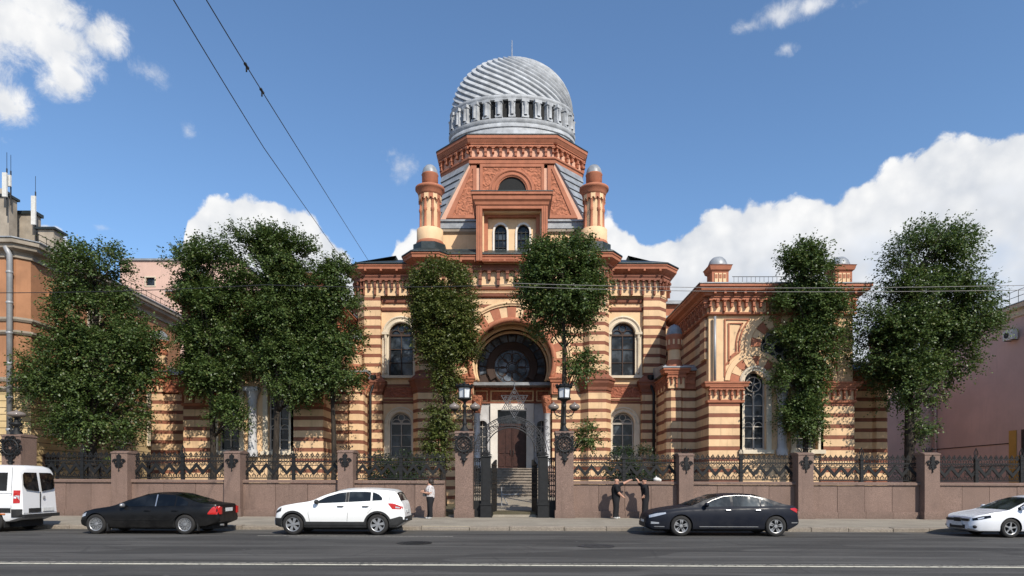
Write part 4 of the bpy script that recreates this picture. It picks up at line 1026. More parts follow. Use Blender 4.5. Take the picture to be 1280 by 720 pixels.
def make_gate(E):
    Y = YW + .05; y = Y
    T = thing('iron_gate', 'open black wrought iron gate with arched overthrow topped by a six pointed star', 'gate', (0, Y, .18))
    posts = [xx(607.5, Y), xx(678.5, Y)]; zt = zz(570, Y); mid = xx(638, Y)
    for x in posts:
        b = MB(); b.box(x - .24, x + .24, y - .25, y + .25, .05, .75); b.box(x - .27, x + .27, y - .28, y + .28, .75, .82); b.box(x - .21, x + .21, y - .21, y + .21, .82, zt - .06); b.box(x - .25, x + .25, y - .25, y + .25, zt - .06, zt)
        b.box(x - .15, x + .15, y - .225, y - .212, .95, zt - .2); b.box(x - .28, x + .28, y - .29, y + .29, .05, .22)
        b.obj('post', 'iron', T)
        b = MB()
        for k in range(7):
            a = PI * (k + .5) / 7; b.tube([(x, y - .1, zt), (x + .14 * math.cos(a), y - .15, zt + .12 * math.sin(a) + .05), (x + .28 * math.cos(a), y - .1, zt + .20 * math.sin(a))], [.03, .05, .01], 5)
            b.tube([(x, y + .1, zt), (x + .12 * math.cos(a), y + .15, zt + .16 * math.sin(a) + .05), (x + .22 * math.cos(a), y + .1, zt + .30 * math.sin(a))], [.03, .05, .01], 5)
        b.obj('acanthus', 'irong', T)
    # side grilles between pillar and post
    for (a, c) in ((E[4][1], posts[0] - .22), (posts[1] + .22, E[5][0])):
        b = MB(); n = 4
        for i in range(n + 1): x = a + (c - a) * i / n; b.box(x - .015, x + .015, y - .02, y + .02, .1, zt - .1)
        for z in (.2, .9, 1.6, 2.2, zt - .15): b.box(a, c, y - .025, y + .025, z, z + .06)
        for z in (1.1, 1.3, 1.8, 2.0, 2.4, 2.7):
            for k in (.3, .7): scroll(b, a + (c - a) * k, z + .05, .09, y, 1 if k < .5 else -1, .02)
        b.box(a, c, y - .012, y + .012, .2, .9); b.obj('side_grille', 'iron', T)
    # overthrow: two concentric arches with scrolls between, star on top
    cz = zz(567, Y); b = MB(); k_ = Y / F
    for r, t in ((45 * k_, .024), (43 * k_, .014), (40 * k_, .013), (34 * k_, .015), (31 * k_, .026)): b.arc(mid, cz + .05, r, t, y, 0, PI, 36, k=6)
    for i in range(26):
        a = PI * (i + .5) / 26; r = 37.0 * k_; scroll(b, mid + r * math.cos(a), cz + .05 + r * math.sin(a), .12, y, 1 if i % 2 else -1, .013); scroll(b, mid + (r + .2) * math.cos(a + .06), cz + .05 + (r + .2) * math.sin(a + .06), .07, y, -1 if i % 2 else 1, .011)
    for i in range(41):
        a = PI * i / 40; b.tube([(mid + 31 * k_ * math.cos(a), y, cz + .05 + 31 * k_ * math.sin(a)), (mid + 45 * k_ * math.cos(a + .06), y, cz + .05 + 45 * k_ * math.sin(a + .06))], .011, 4)
    for s in (-1, 1):                                               # the flanking curls
        for q in range(3): b.tube([(mid + s * (1.55 + .1 * q - .5 * math.sin(t) * .4), y, cz + .1 + t * .62) for t in [i * .2 for i in range(9 - q)]], .018, 4)
        for j in range(5): scroll(b, mid + s * (1.78 - .05 * j), cz + .25 + .3 * j, .1, y, s, .016)
    # infill lattice under the star
    for i in range(9):
        x = mid + (i - 4) * .14; scroll(b, x, zz(524, Y) + .1 * math.cos((i - 4) * .5), .09, y, 1 if i % 2 else -1, .018)
    b.obj('overthrow', 'irong', T)
    st = MB(); sx, sz = xx(643, Y), zz(504, Y)
    for q, R, tr in ((0, .68, .036), (0, .54, .022), (PI, .68, .036), (PI, .54, .022)):
        st.tube([(sx + R * math.cos(PI / 2 + q + 2 * PI * i / 3), y - .03, sz + R * math.sin(PI / 2 + q + 2 * PI * i / 3)) for i in range(3)], tr, 5, closed=True)
    for i in range(12): a = PI * i / 6; scroll(st, sx + .24 * math.cos(a), sz + .24 * math.sin(a), .09, y - .03, 1 if i % 2 else -1, .016)
    for i in range(6): a = PI / 2 + PI * i / 3; scroll(st, sx + .46 * math.cos(a), sz + .46 * math.sin(a), .07, y - .03, 1 if i % 2 else -1, .014)
    st.tube([(sx, y - .03, sz + .6), (sx, y - .03, sz + .95)], [.03, .012], 5); st.ball((sx, y - .03, sz + .80), .06, 8); st.ball((sx, y - .03, sz + .92), .035, 8); st.obj('star', 'ironl', T)
    # open leaves, swung inwards
    for s, x in ((1, posts[0] + .26), (-1, posts[1] - .26)):
        b = MB(); L = 1.45; ang = math.radians(83)
        b.T = Matrix.Translation((x, y + .1, 0)) @ Matrix.Rotation(s * ang if s > 0 else PI - ang, 4, 'Z')
        if s < 0: b.T = Matrix.Translation((x, y + .1, 0)) @ Matrix.Rotation(PI / 2 + math.radians(7), 4, 'Z')
        for z in (.28, 1.0, 1.7, 2.55): b.box(0, L, -.025, .025, z, z + .06)
        for i in range(9): q = L * i / 8; b.box(q - .018, q + .018, -.018, .018, .28, 2.6 + .25 * math.sin(PI * i / 16))
        b.box(0, L, -.01, .01, .3, 1.0)
        for i in range(4):
            for z in (1.25, 1.5, 1.95, 2.3): scroll(b, L * (i + .5) / 4, z, .12, 0, 1 if i % 2 else -1, .02)
        b.T = None; b.obj('gate_leaf', 'iron', T)
    t = thing('handrail', 'small bent metal handrail standing inside the open gate', 'handrail', (xx(628, 33), 33, .45))
    b = MB(); x = xx(627, 33); b.tube([(x, 33, .4), (x, 33, 1.55)], .03, 6); b.tube([(x, 33, 1.15), (x + .9, 33, 1.17)], .03, 6); b.tube([(x, 33, 1.25), (x + .32, 33, .62)], .025, 6); b.obj('bars', 'pipe', t)
    b = MB(); bx = xx(821, YW + .1); b.ball((bx, YW + .12, 1.93 + gz(bx)), .11, 10, sx=1.5, sy=1.0, sz=.9); b.ball((bx + .12, YW + .12, 1.90 + gz(bx)), .08, 8, sx=1.3); b.ball((bx - .02, YW + .12, 2.02 + gz(bx)), .05, 8, sx=.6, sz=1.4)
    tag(b.obj('plastic_bag', 'plastic', smooth=2.0), 'crumpled white plastic bag on the wall coping right of the men', 'bag')
# ---------------------------------------------------------------- trees
def leaves(pts, size, rng, sd):
    """pts (n,3) + outward dirs -> separate folded leaf faces"""
    n = len(pts)
    sgn = np.where(np.arange(n) % 2 == 0, 1.0, -1.0)[:, None]
    side = np.cross(sd, np.array([0, 0, 1.0])) * sgn
    d = sd * .5 + side * .8 + rng.normal(size=(n, 3)) * .38; d[:, 2] -= .35; d /= np.linalg.norm(d, axis=1)[:, None]
    r = np.array([0, 0, 1.0]) + sd * .5 + rng.normal(size=(n, 3)) * .45; w = np.cross(d, r); w /= np.linalg.norm(w, axis=1)[:, None]
    L = size * rng.uniform(.7, 1.3, n)[:, None]; nn = np.cross(d, w)
    a = pts; c = pts + d * L; m = pts + d * L * .45 + nn * L * .08
    b1 = m + w * L * .40; b2 = m - w * L * .40
    V = np.stack([a, b1, c, b2], 1).reshape(-1, 3)
    return V
def foliage(name, blobs, n, size, seed, matname, parent, per=13, gap=.35, off=(0, 0, 0), spr=(.4, 1.0), up=.35):
    rng = np.random.default_rng(seed); vol = np.array([b[3] * b[4] * b[5] for b in blobs]) ** .8; vol /= vol.sum()
    pick = rng.choice(len(blobs), n, p=vol); B = np.array(blobs)
    u = rng.normal(size=(n, 3)); u /= np.linalg.norm(u, axis=1)[:, None]
    rad = rng.uniform(0, 1, n) ** (1 / 2.3) * rng.choice([.94, 1.0, 1.13], n, p=[.5, .38, .12])
    P = B[pick, :3] + u * rad[:, None] * B[pick, 3:6]
    ph = rng.uniform(0, 6, 9)                                       # clumps and gaps
    f = np.sin(P[:, 0] * 2.3 + ph[0] + np.sin(P[:, 2] * 1.7 + ph[1])) + np.sin(P[:, 2] * 2.9 + ph[2] + np.sin(P[:, 1] * 2.1 + ph[3])) + np.sin(P[:, 1] * 2.6 + ph[4] + P[:, 0] * .8) + .8 * np.sin(P[:, 0] * 5.1 + P[:, 2] * 4.3 + ph[5])
    keep = f > np.quantile(f, gap); P = P[keep]; u = u[keep]; rad = rad[keep]; k = len(P)
    D = u * .9 + rng.normal(size=(k, 3)) * .45; D[:, 2] += up; D /= np.linalg.norm(D, axis=1)[:, None]
    L = rng.uniform(*spr, k)
    t = (np.arange(per) + .6) / per
    Q = P[:, None, :] + D[:, None, :] * (L[:, None] * t[None, :])[..., None]
    Q[..., 2] -= (t ** 2 * .12)[None, :]
    Q += rng.normal(size=Q.shape) * .05
    V = leaves(Q.reshape(-1, 3), size, rng, np.repeat(D, per, axis=0)); N = len(V) // 4
    V -= np.array(wloc(parent))
    me = bpy.data.meshes.new(name); me.vertices.add(4 * N); me.vertices.foreach_set('co', V.ravel())
    idx = np.arange(4 * N).reshape(-1, 4); tri = np.concatenate([idx[:, [0, 1, 2]], idx[:, [0, 2, 3]]], 1).reshape(-1)
    me.loops.add(6 * N); me.loops.foreach_set('vertex_index', tri); me.polygons.add(2 * N); me.polygons.foreach_set('loop_start', np.arange(0, 6 * N, 3)); me.polygons.foreach_set('loop_total', np.full(2 * N, 3))
    me.materials.append(MAT[matname]); me.update(); me.validate()
    o = bpy.data.objects.new(name, me); COL.objects.link(o); o.parent = parent; return o
def tree(label, tx, Y, blobs_px, n, seed, trunk_top, tw=.2, mat='leaf', lean=0, size=.118, ztr=.4, gap=.40, ymax=1.7):
    x = xx(tx, Y); T = thing('lime_tree', label, 'tree', (x, Y, ztr), 'pruned lime trees in the forecourt')
    S_ = Y / F; R = random.Random(seed); bl = []
    for cx, cy, rx, ry in blobs_px:
        bx, bz = xx(cx, Y), zz(cy, Y); ry_ = min(rx, 62) * S_ * .78
        bl.append((bx, Y + R.uniform(-.2, .2), bz, rx * S_ * .86, min(ry_, ymax), ry * S_ * .9))
    zt = zz(trunk_top, Y); b = MB(); b.smooth = True
    P = []; rr = []
    for i in range(12):
        t = i / 11; P.append((x + lean * t + .06 * math.sin(t * 7 + seed), Y + .05 * math.sin(t * 5 + seed), ztr + (zt - ztr) * t)); rr.append(tw * (1 - .72 * t) * (1.35 if i == 0 else 1))
    b.tube(P, rr, 10); b.obj('trunk', 'bark', T)
    b = MB(); b.smooth = True
    for bx, by, bz, rx, ry, rz in bl:
        for k in range(max(3, int(rx * 4))):
            a = R.uniform(0, 2 * PI); e = R.uniform(-.2, 1.1)
            end = Vector((bx + rx * .85 * math.cos(a) * math.cos(e), by + ry * .85 * math.sin(a) * math.cos(e), bz + rz * .8 * math.sin(e)))
            t = min(.97, max(.18, (end.z - .9 * R.uniform(.5, 1.4) - ztr) / (zt - ztr))); i = int(t * 11)
            st = Vector(P[i]); mid = st.lerp(end, .5) + Vector((R.uniform(-.2, .2), R.uniform(-.2, .2), R.uniform(-.25, .1)))
            r0 = max(.03, rr[i] * .45)
            b.tube([st, st.lerp(mid, .5) + Vector((0, 0, -.05)), mid, mid.lerp(end, .5) + Vector((0, 0, .08)), end], [r0, r0 * .8, r0 * .6, r0 * .4, .012], 6)
    b.obj('limbs', 'bark', T)
    foliage('crown', bl, int(n * 2.5), size, seed, mat, T, gap=gap)
    return T
def make_trees():
    tree('broad lime tree at far left in front of the orange and yellow building', 118, 33.5, [(118, 345, 50, 45), (116, 400, 60, 46), (116, 455, 86, 56), (118, 520, 72, 44), (68, 470, 52, 30), (125, 560, 25, 22), (165, 440, 44, 50)], 4600, 3, 330, .24)
    tree('lime tree behind the wall left of the white hatchback, leftmost of the clump of three', 265, 36.0, [(248, 340, 48, 48), (262, 392, 62, 50), (258, 445, 60, 42), (285, 520, 22, 28), (262, 466, 38, 24)], 3300, 7, 320, .19, ymax=1.15)
    tree('tallest lime tree in the middle of the clump of three', 345, 35.8, [(330, 330, 58, 48), (345, 385, 70, 50), (345, 440, 64, 42), (372, 485, 30, 20), (315, 306, 34, 24), (362, 322, 40, 30)], 3900, 11, 310, .2, ymax=1.15)
    tree('lime tree at the right end of the clump of three, beside the left porch bay', 416, 36.1, [(408, 372, 44, 42), (418, 420, 40, 42), (400, 455, 42, 30), (425, 345, 24, 22), (425, 470, 30, 24)], 2400, 19, 350, .17, ymax=1.05)
    tree('narrow yellowing lime tree left of the portal with leaves down its trunk', 555, 37.3, [(553, 362, 43, 36), (556, 400, 46, 34), (560, 430, 40, 28), (560, 470, 18, 26), (555, 515, 19, 32), (548, 556, 17, 28)], 3500, 23, 350, .19, 'leafb')
    tree('dense lime tree right of the portal on a bare dark trunk', 704, 32.6, [(703, 325, 48, 32), (704, 362, 62, 38), (700, 395, 46, 22), (690, 345, 46, 36), (727, 456, 20, 14), (735, 545, 14, 14)], 2900, 29, 320, .19, lean=0)
    tree('slim lime tree in front of the right wing, leafy to its foot', 1006, 34.85, [(1003, 345, 36, 38), (1010, 385, 52, 40), (1010, 432, 52, 40), (1000, 478, 36, 34), (1000, 525, 27, 32), (1000, 320, 20, 20), (1040, 395, 24, 30)], 3000, 31, 325, .18, ymax=.95)
    tree('largest lime tree at the right before the dusky rose building', 1136, 34.9, [(1165, 325, 62, 48), (1160, 385, 92, 52), (1150, 440, 84, 48), (1120, 420, 62, 60), (1205, 395, 52, 40), (1140, 478, 58, 30), (1152, 530, 17, 20), (1180, 300, 30, 24)], 5200, 37, 315, .30, ymax=1.9)
    for px, py, w, h, lab in ((495, 582, 34, 22, 'dark green shrub under the left porch window'), (790, 580, 34, 22, 'dark green shrub behind the fence near the two men')):
        Y = 31.0; S_ = Y / F; T = thing('shrub', lab, 'shrub', (xx(px, Y), Y, .42), 'shrubs in the forecourt'); b = MB(); R = random.Random(px)
        for i in range(14): a = R.uniform(0, 6.28); b.tube([(xx(px, Y), Y, .4), (xx(px, Y) + .4 * math.cos(a), Y + .3 * math.sin(a), 1.3), (xx(px, Y) + 1.1 * math.cos(a), Y + .6 * math.sin(a), zz(py, Y) + R.uniform(-.2, .4))], [.03, .02, .008], 5)
        b.obj('stems', 'bark', T)
        foliage('foliage', [(xx(px, Y), Y, zz(py + 8, Y), w * S_, .7, (h + 8) * S_)], 900, .09, px, 'bush', T, gap=.2, spr=(.2, .5))
# ---------------------------------------------------------------- neighbours
def flat_window(b_parent, T0, x, z0, z1, w, frame='framew', d=.22):
    b = MB(); b.T = T0; b.pry([(x - w / 2 - .14, z0 - .12), (x + w / 2 + .14, z0 - .12), (x + w / 2 + .14, z1 + .2), (x - w / 2 - .14, z1 + .2)], -.06, .02, [[(x - w / 2, z0), (x + w / 2, z0), (x + w / 2, z1), (x - w / 2, z1)][::-1]])
    b.box(x - w / 2 - .2, x + w / 2 + .2, -.16, .02, z0 - .2, z0 - .121); o = b.obj('window', frame, b_parent)
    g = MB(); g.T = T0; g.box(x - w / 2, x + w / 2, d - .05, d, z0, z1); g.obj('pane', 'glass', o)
    f = MB(); f.T = T0; f.box(x - .035, x + .035, d - .10, d - .055, z0, z1); f.box(x - w / 2, x + w / 2, d - .10, d - .055, z0 + (z1 - z0) * .68, z0 + (z1 - z0) * .68 + .06)
    for s in (-1, 1): f.box(*sorted((x + s * w / 2, x + s * (w / 2 - .06))), d - .10, d - .055, z0, z1)
    f.obj('sash', frame, o)
def wall_with_holes(parent, T0, L, z0, z1, holes, mat, name='wall', t=.35):
    b = MB(); b.T = T0; b.pry([(0, z0), (L, z0), (L, z1), (0, z1)], 0, t, [[(x - w / 2, a), (x + w / 2, a), (x + w / 2, c), (x - w / 2, c)][::-1] for x, a, c, w in holes]); return b.obj(name, mat, parent)
def make_left_building():
    T = thing('corner_house', 'orange and yellow stucco corner building with silver downpipe at the far left', 'building', (-30, 42, .3))
    X, Y0, Y1 = -25.9, 34.0, 50.0; zt = 14.0; zm = 6.75
    A = local((X, Y0 + .45), (X, Y1)); L = Y1 - Y0 - .45
    lowh = [(2.0, 4.6, 6.0, 1.0), (5.2, 4.6, 6.0, 1.0), (8.4, 4.6, 6.0, 1.0), (11.6, 4.6, 6.0, 1.0), (14.0, 4.6, 6.0, 1.0), (1.45, .6, 3.15, .95), (5.2, .8, 3.1, 1.0), (8.4, .8, 3.1, 1.0), (11.6, .8, 3.1, 1.0)]
    uph = [(5.2, 7.6, 9.2, 1.1), (8.4, 7.6, 9.2, 1.1), (11.6, 7.6, 9.2, 1.1), (13.9, 7.6, 9.2, 1.1), (5.2, 10.7, 12.2, 1.0), (8.4, 10.7, 12.2, 1.0), (11.9, 10.7, 12.2, 1.0)]
    wall_with_holes(T, A, L, .2, zm, lowh, 'yellow', 'lower_wall'); wall_with_holes(T, A, L, zm, zt, uph, 'orange', 'upper_wall')
    for x, a, c, w in lowh + uph: flat_window(T, A, x, a, c, w, 'frame' if a < 1 else 'offwhite')
    P = [(-40, Y0), (X - .45, Y0), (X, Y0 + .45), (X, Y1)]
    B = local((-40, Y0), (X - .45, Y0)); LB = 14.1 - .45
    hB = [(11.0, 1.0, 3.2, 1.1), (8.0, 1.0, 3.2, 1.1), (11.0, 7.6, 9.2, 1.1), (8, 7.6, 9.2, 1.1)]
    wall_with_holes(T, B, LB, .2, zm, hB[:2], 'yellow', 'lower_wall'); wall_with_holes(T, B, LB, zm, zt, hB[2:], 'orange', 'upper_wall')
    for x, a, c, w in hB: flat_window(T, B, x, a, c, w, 'offwhite')
    b = MB(); b.T = local(P[1], P[2]); b.box(0, dist2(P[1], P[2]), 0, .3, .2, zm, 0); b.box(0, dist2(P[1], P[2]), 0, .3, zm, zt, 1); b.T = None; b.obj('corner_wall', ['yellow', 'orange'], T)
    b = MB(); b.sweep(P, [(0, zt - .3), (.1, zt - .28), (.12, zt - .1), (.2, zt), (.45, zt + .12), (.5, zt + .3), (.62, zt + .34), (.65, zt + .55), (0, zt + .6)]); b.obj('cornice', 'stone', T)
    for z, o in ((zm, .18), (10.45, .14), (9.75, .16), (7.25, .10)):
        b = MB(); b.sweep(P, [(0, z - .12), (o * .5, z - .1), (o, z), (o, z + .1), (0, z + .14)]); b.obj('string_course', 'stone', T)
    b = MB(); b.sweep(P, [(.7, zt + .56), (.7, zt + .62), (-3, zt + 1.6), (-3, zt + .5)]); b.obj('roof', 'zinc', T)
    b = MB()
    for i in range(26): y = Y0 + .6 + i * .6; b.tube([(X + .3, y, zt + .6), (X + .3, y, zt + 1.2)], .014, 4)
    for z in (.9, 1.2): b.tube([(X + .3, Y0 + .5, zt + z), (X + .3, Y1, zt + z)], .018, 4)
    b.obj('roof_railing', 'iron', T)
    # round window on the side wall
    oy = 36.35 - Y0 - .45; oz = 12.1; b = MB(); b.T = A; b.sector(oy, oz, .48, .72, 0, 2 * PI, -.1, -.003, 28); o = b.obj('round_window', 'orange', T); g = MB(); g.T = A; g.disc(oy, oz, .49, -.03, -.004, 24); g.obj('pane', 'glass', o)
    b = MB(); b.smooth = True; px = xx(11, 33.7); b.tube([(px, 33.75, 3.6), (px, 33.75, zt - .2), (px - .1, 33.6, zt + .2)], .14, 10)
    for z in (4.5, 6.2, 8, 9.6, 11.2, 12.8): b.lathe([(.15, z), (.17, z + .03), (.17, z + .10), (.15, z + .13)], px, 33.75, 10)
    b.obj('drainpipe', 'pipe', T)
    # roof clutter
    b = MB(); b.box(-29.8, -28.3, 36, 36.6, zt + .6, zz(246, 36) , 0); b.box(-29.9, -28.2, 35.9, 36.7, zz(246, 36), zz(243, 36), 1); b.box(-29.8, -28.6, 35.95, 36.5, zz(243, 36), zz(236, 36), 0); b.obj('chimney', ['stone', 'slate'], T)
    b = MB(); b.box(-29.2, -27.75, 37.2, 37.7, zt + .7, zz(268, 37.2), 0); b.box(-29.3, -27.65, 37.1, 37.8, zz(268, 37.2), zz(264, 37.2), 1); b.obj('chimney', ['stone', 'slate'], T)
    b = MB(); b.box(-27.4, -26.5, 37.0, 37.8, zt + .6, zz(287, 37), 0); b.box(-27.55, -26.35, 36.85, 38.0, zz(287, 37), zz(284.5, 37), 1); b.obj('dormer', ['stone', 'slate'], T)
    b = MB(); b.smooth = True; b.lathe([(.22, zt + .6), (.22, zz(294, 37)), (.28, zz(294, 37)), (.05, zz(291, 37))], xx(75, 38), 38, 12); b.obj('vent_pipe', 'pipe', T)
    for px, y0, y1, Y in ((6, 216, 246, 35.6), (11, 219, 233, 35.8), (42, 245, 281, 36.8)):
        x = xx(px, Y); t = thing('antenna_panel', {6: 'tall white antenna panel on the leftmost chimney', 11: 'short white antenna panel at the back of the leftmost chimney', 42: 'long white antenna panel standing alone on the orange building roof'}[px], 'antenna', (x, Y, zz(y1, Y)), 'white antenna panels on the roof')
        b = MB(); b.box(x - .12, x + .12, Y - .05, Y + .05, zz(y1, Y), zz(y0, Y)); b.obj('panel', 'plastic', t)
        b = MB(); b.tube([(x + .02, Y + .12, zz(y1, Y) - 1.0), (x + .02, Y + .12, zz(y0, Y) + .3)], .035, 6); b.tube([(x + .02, Y + .12, zz(y0, Y) + .3), (x + .02, Y + .12, zz(y0, Y) + 1.2)], .012, 4); b.obj('mast', 'iron', t)
def make_back_pink():
    T = thing('pink_house', 'pale pink building with one small window behind the left trees', 'building', (-29, 62, .3))
    Y = 60; x0, x1 = xx(150, Y), xx(300, Y); zt = zz(326, Y); b = MB()
    wx, wz = xx(188, Y), zz(352, Y); h = [(wx - .42, wz - .38), (wx + .42, wz - .38), (wx + .42, wz + .38), (wx - .42, wz + .38)]
    b.pry([(x0, .2), (x1, .2), (x1, zt), (x0, zt)], Y, Y + .5, [h[::-1]]); b.box(x0, x1, Y + .5, Y + 12, .2, zt); b.obj('wall', 'pinkw', T)
    b = MB(); b.box(x0 - .1, x1 + .1, Y - .15, Y + 12, zt, zt + .18); b.obj('roof', 'zinc', T)
    b = MB(); b.pry([(wx - .52, wz - .48), (wx + .52, wz - .48), (wx + .52, wz + .48), (wx - .52, wz + .48)], Y - .05, Y - .003, [h[::-1]]); w = b.obj('window', 'offwhite', T); g = MB(); g.box(wx - .42, wx + .42, Y + .15, Y + .18, wz - .38, wz + .38); g.obj('pane', 'glass', w)
def make_right_building():
    T = thing('rose_house', 'dusky rose stucco building with an air conditioner on the far right', 'building', (37, 42, .3))
    X, Y0, Y1 = 32.8, 28.0, 50.0; A = local((X, Y1), (X, Y0)); L = Y1 - Y0; zt = 13.0
    ly = lambda px: Y1 - X * F / (px - CX)                          # distance along the wall of a picture column
    hs = [(ly(1290), 3.6, 5.0, 1.3)]
    wall_with_holes(T, A, L, .2, zt, hs, 'brownw'); flat_window(T, A, *[hs[0][i] for i in (0, 1, 2, 3)], 'frame')
    b = MB(); b.T = A
    b.box(ly(1262), L, -.05, -.003, .3, 3.55, 0); b.box(ly(1262), ly(1271), -.055, -.004, 3.55, 5.2, 0); b.obj('ochre_panel', 'ochre', T)
    for z in (4.35, 2.9, ):
        b = MB(); b.T = A; b.box(0, ly(1261), -.03, -.002, z, z + .06); b.obj('groove_line', 'frame', T)
    b = MB(); b.T = A; b.sweep([(0, 0), (L, 0)], [(0, zt - .5), (.1, zt - .45), (.15, zt - .1), (.4, zt), (.45, zt + .25), (0, zt + .3)]); b.obj('cornice', 'offwhite', T)
    b = MB(); b.T = A; b.sweep([(0, 0), (L, 0)], [(.5, zt + .26), (.5, zt + .32), (-5, zt + 1.6), (-5, zt)]); b.obj('roof', 'zinc', T)
    b = MB(); b.T = A
    for i in range(30): x = L * i / 30; b.tube([(x, -.2, zt + .4), (x, -.2, zt + 1.2)], .016, 4)
    for z in (.8, 1.2): b.tube([(0, -.2, zt + z), (L, -.2, zt + z)], .02, 4)
    b.obj('roof_railing', 'iron', T)
    b = MB(); b.box(18, X, Y1, Y1 + .4, .2, zz(455, Y1)); b.obj('link_wall', 'brownw', T)
    b = MB(); b.box(18, X, Y1 - .2, Y1 + 3, zz(455, Y1), zz(453, Y1)); b.obj('roof', 'slate', T)
    b = MB(); b.smooth = True; b.tube([(X - .12, Y1 - .6, .3), (X - .12, Y1 - .6, zt - .2)], .09, 8); b.obj('drainpipe', 'brownw', T)
    lx = ly(1268); z = zz(419, Y1 - lx); b = MB(); b.T = A; b.box(lx - .42, lx + .42, -.45, -.12, z - .32, z + .32, 0); b.sector(lx - .1, z, .17, .20, 0, 2 * PI, -.47, -.452, 20, 1); b.sector(lx - .1, z, 0.02, .17, 0, 2 * PI, -.46, -.451, 20, 1)
    t = thing('air_conditioner', 'white air conditioner unit on the dusky rose wall', 'air conditioner', tuple(A @ Vector((lx, -.3, z - .35)))); b.obj('casing', ['plastic', 'iron'], t)
    b = MB(); b.T = A
    for s in (-.3, .3): b.box(lx + s - .02, lx + s + .02, -.45, 0, z - .36, z - .325)
    b.obj('bracket', 'iron', t)
# ---------------------------------------------------------------- cables
def cable(label, pts, r, mat, sag=0, beads=()):
    P = []
    for (a, c) in zip(pts, pts[1:]):
        for i in range(24):
            t = i / 24; P.append((a[0] + (c[0] - a[0]) * t, a[1] + (c[1] - a[1]) * t, a[2] + (c[2] - a[2]) * t - sag * 4 * t * (1 - t)))
    P.append(pts[-1]); t = thing('overhead_cable', label, 'cable', pts[0], 'overhead cables')
    b = MB(); b.smooth = True; b.tube(P, r, 6); b.obj('wire', mat, t)
    for q in beads:
        i = int(q * (len(P) - 1)); a = Vector(P[i]); c = Vector(P[i + 1]); d = (c - a).normalized()
        b = MB(); b.smooth = True; b.tube([a - d * .16, a - d * .1, a, a + d * .1, a + d * .16], [.015, .04, .03, .04, .015], 8); b.tube([a, a - Vector((0, 0, .14))], .02, 5); b.obj('insulator', mat, t)
def make_cables():
    Y = 27.2
    cable('dark street cable across the trees on the left half', [(xx(-40, Y), Y, zz(366, Y)), (xx(330, Y), Y, zz(356, Y)), (xx(640, Y), Y + .2, zz(354, Y))], .016, 'cable', .10)
    cable('sunlit upper street cable running across to the right edge', [(xx(640, Y), Y, zz(354, Y)), (xx(960, Y), Y, zz(360, Y)), (xx(1330, Y), Y, zz(355.5, Y))], .012, 'cable_lit', .04)
    cable('sunlit lower street cable running across to the right edge', [(xx(640, Y), Y + .3, zz(355.5, Y)), (xx(960, Y), Y + .3, zz(362, Y)), (xx(1330, Y), Y + .3, zz(359, Y))], .012, 'cable_lit', .04)
    cable('left one of the two wires crossing the sky steeply', [(xx(205, 12.5), 12.5, zz(-20, 12.5)), (xx(330, 20), 20, zz(185, 20)), (xx(432, 43), 43, zz(330, 43))], .013, 'cable', .02)
    cable('right one of the two sky wires, with two insulators', [(xx(246, 12.5), 12.5, zz(-20, 12.5)), (xx(350, 18.5), 18.5, zz(150, 18.5)), (xx(462, 43), 43, zz(328, 43))], .013, 'cable', .02, (.27, .36))
# ---------------------------------------------------------------- vehicles
def pchip(pts):
    x = np.array([p[0] for p in pts], float); y = np.array([p[1] for p in pts], float)
    h = np.diff(x); d = np.diff(y) / h; m = np.zeros(len(x)); m[0] = d[0]; m[-1] = d[-1]
    for i in range(1, len(x) - 1):
        if d[i - 1] * d[i] > 0: w1 = 2 * h[i] + h[i - 1]; w2 = h[i] + 2 * h[i - 1]; m[i] = (w1 + w2) / (w1 / d[i - 1] + w2 / d[i])
    def f(q):
        q = min(max(q, x[0]), x[-1]); i = min(len(h) - 1, max(0, int(np.searchsorted(x, q) - 1))); t = (q - x[i]) / h[i]
        return float((2*t**3-3*t*t+1)*y[i] + (t**3-2*t*t+t)*h[i]*m[i] + (-2*t**3+3*t*t)*y[i+1] + (t**3-t*t)*h[i]*m[i+1])
    return f
def lin(pts):
    X = [p[0] for p in pts]; Y = [p[1] for p in pts]
    return lambda q: float(np.interp(q, X, Y))
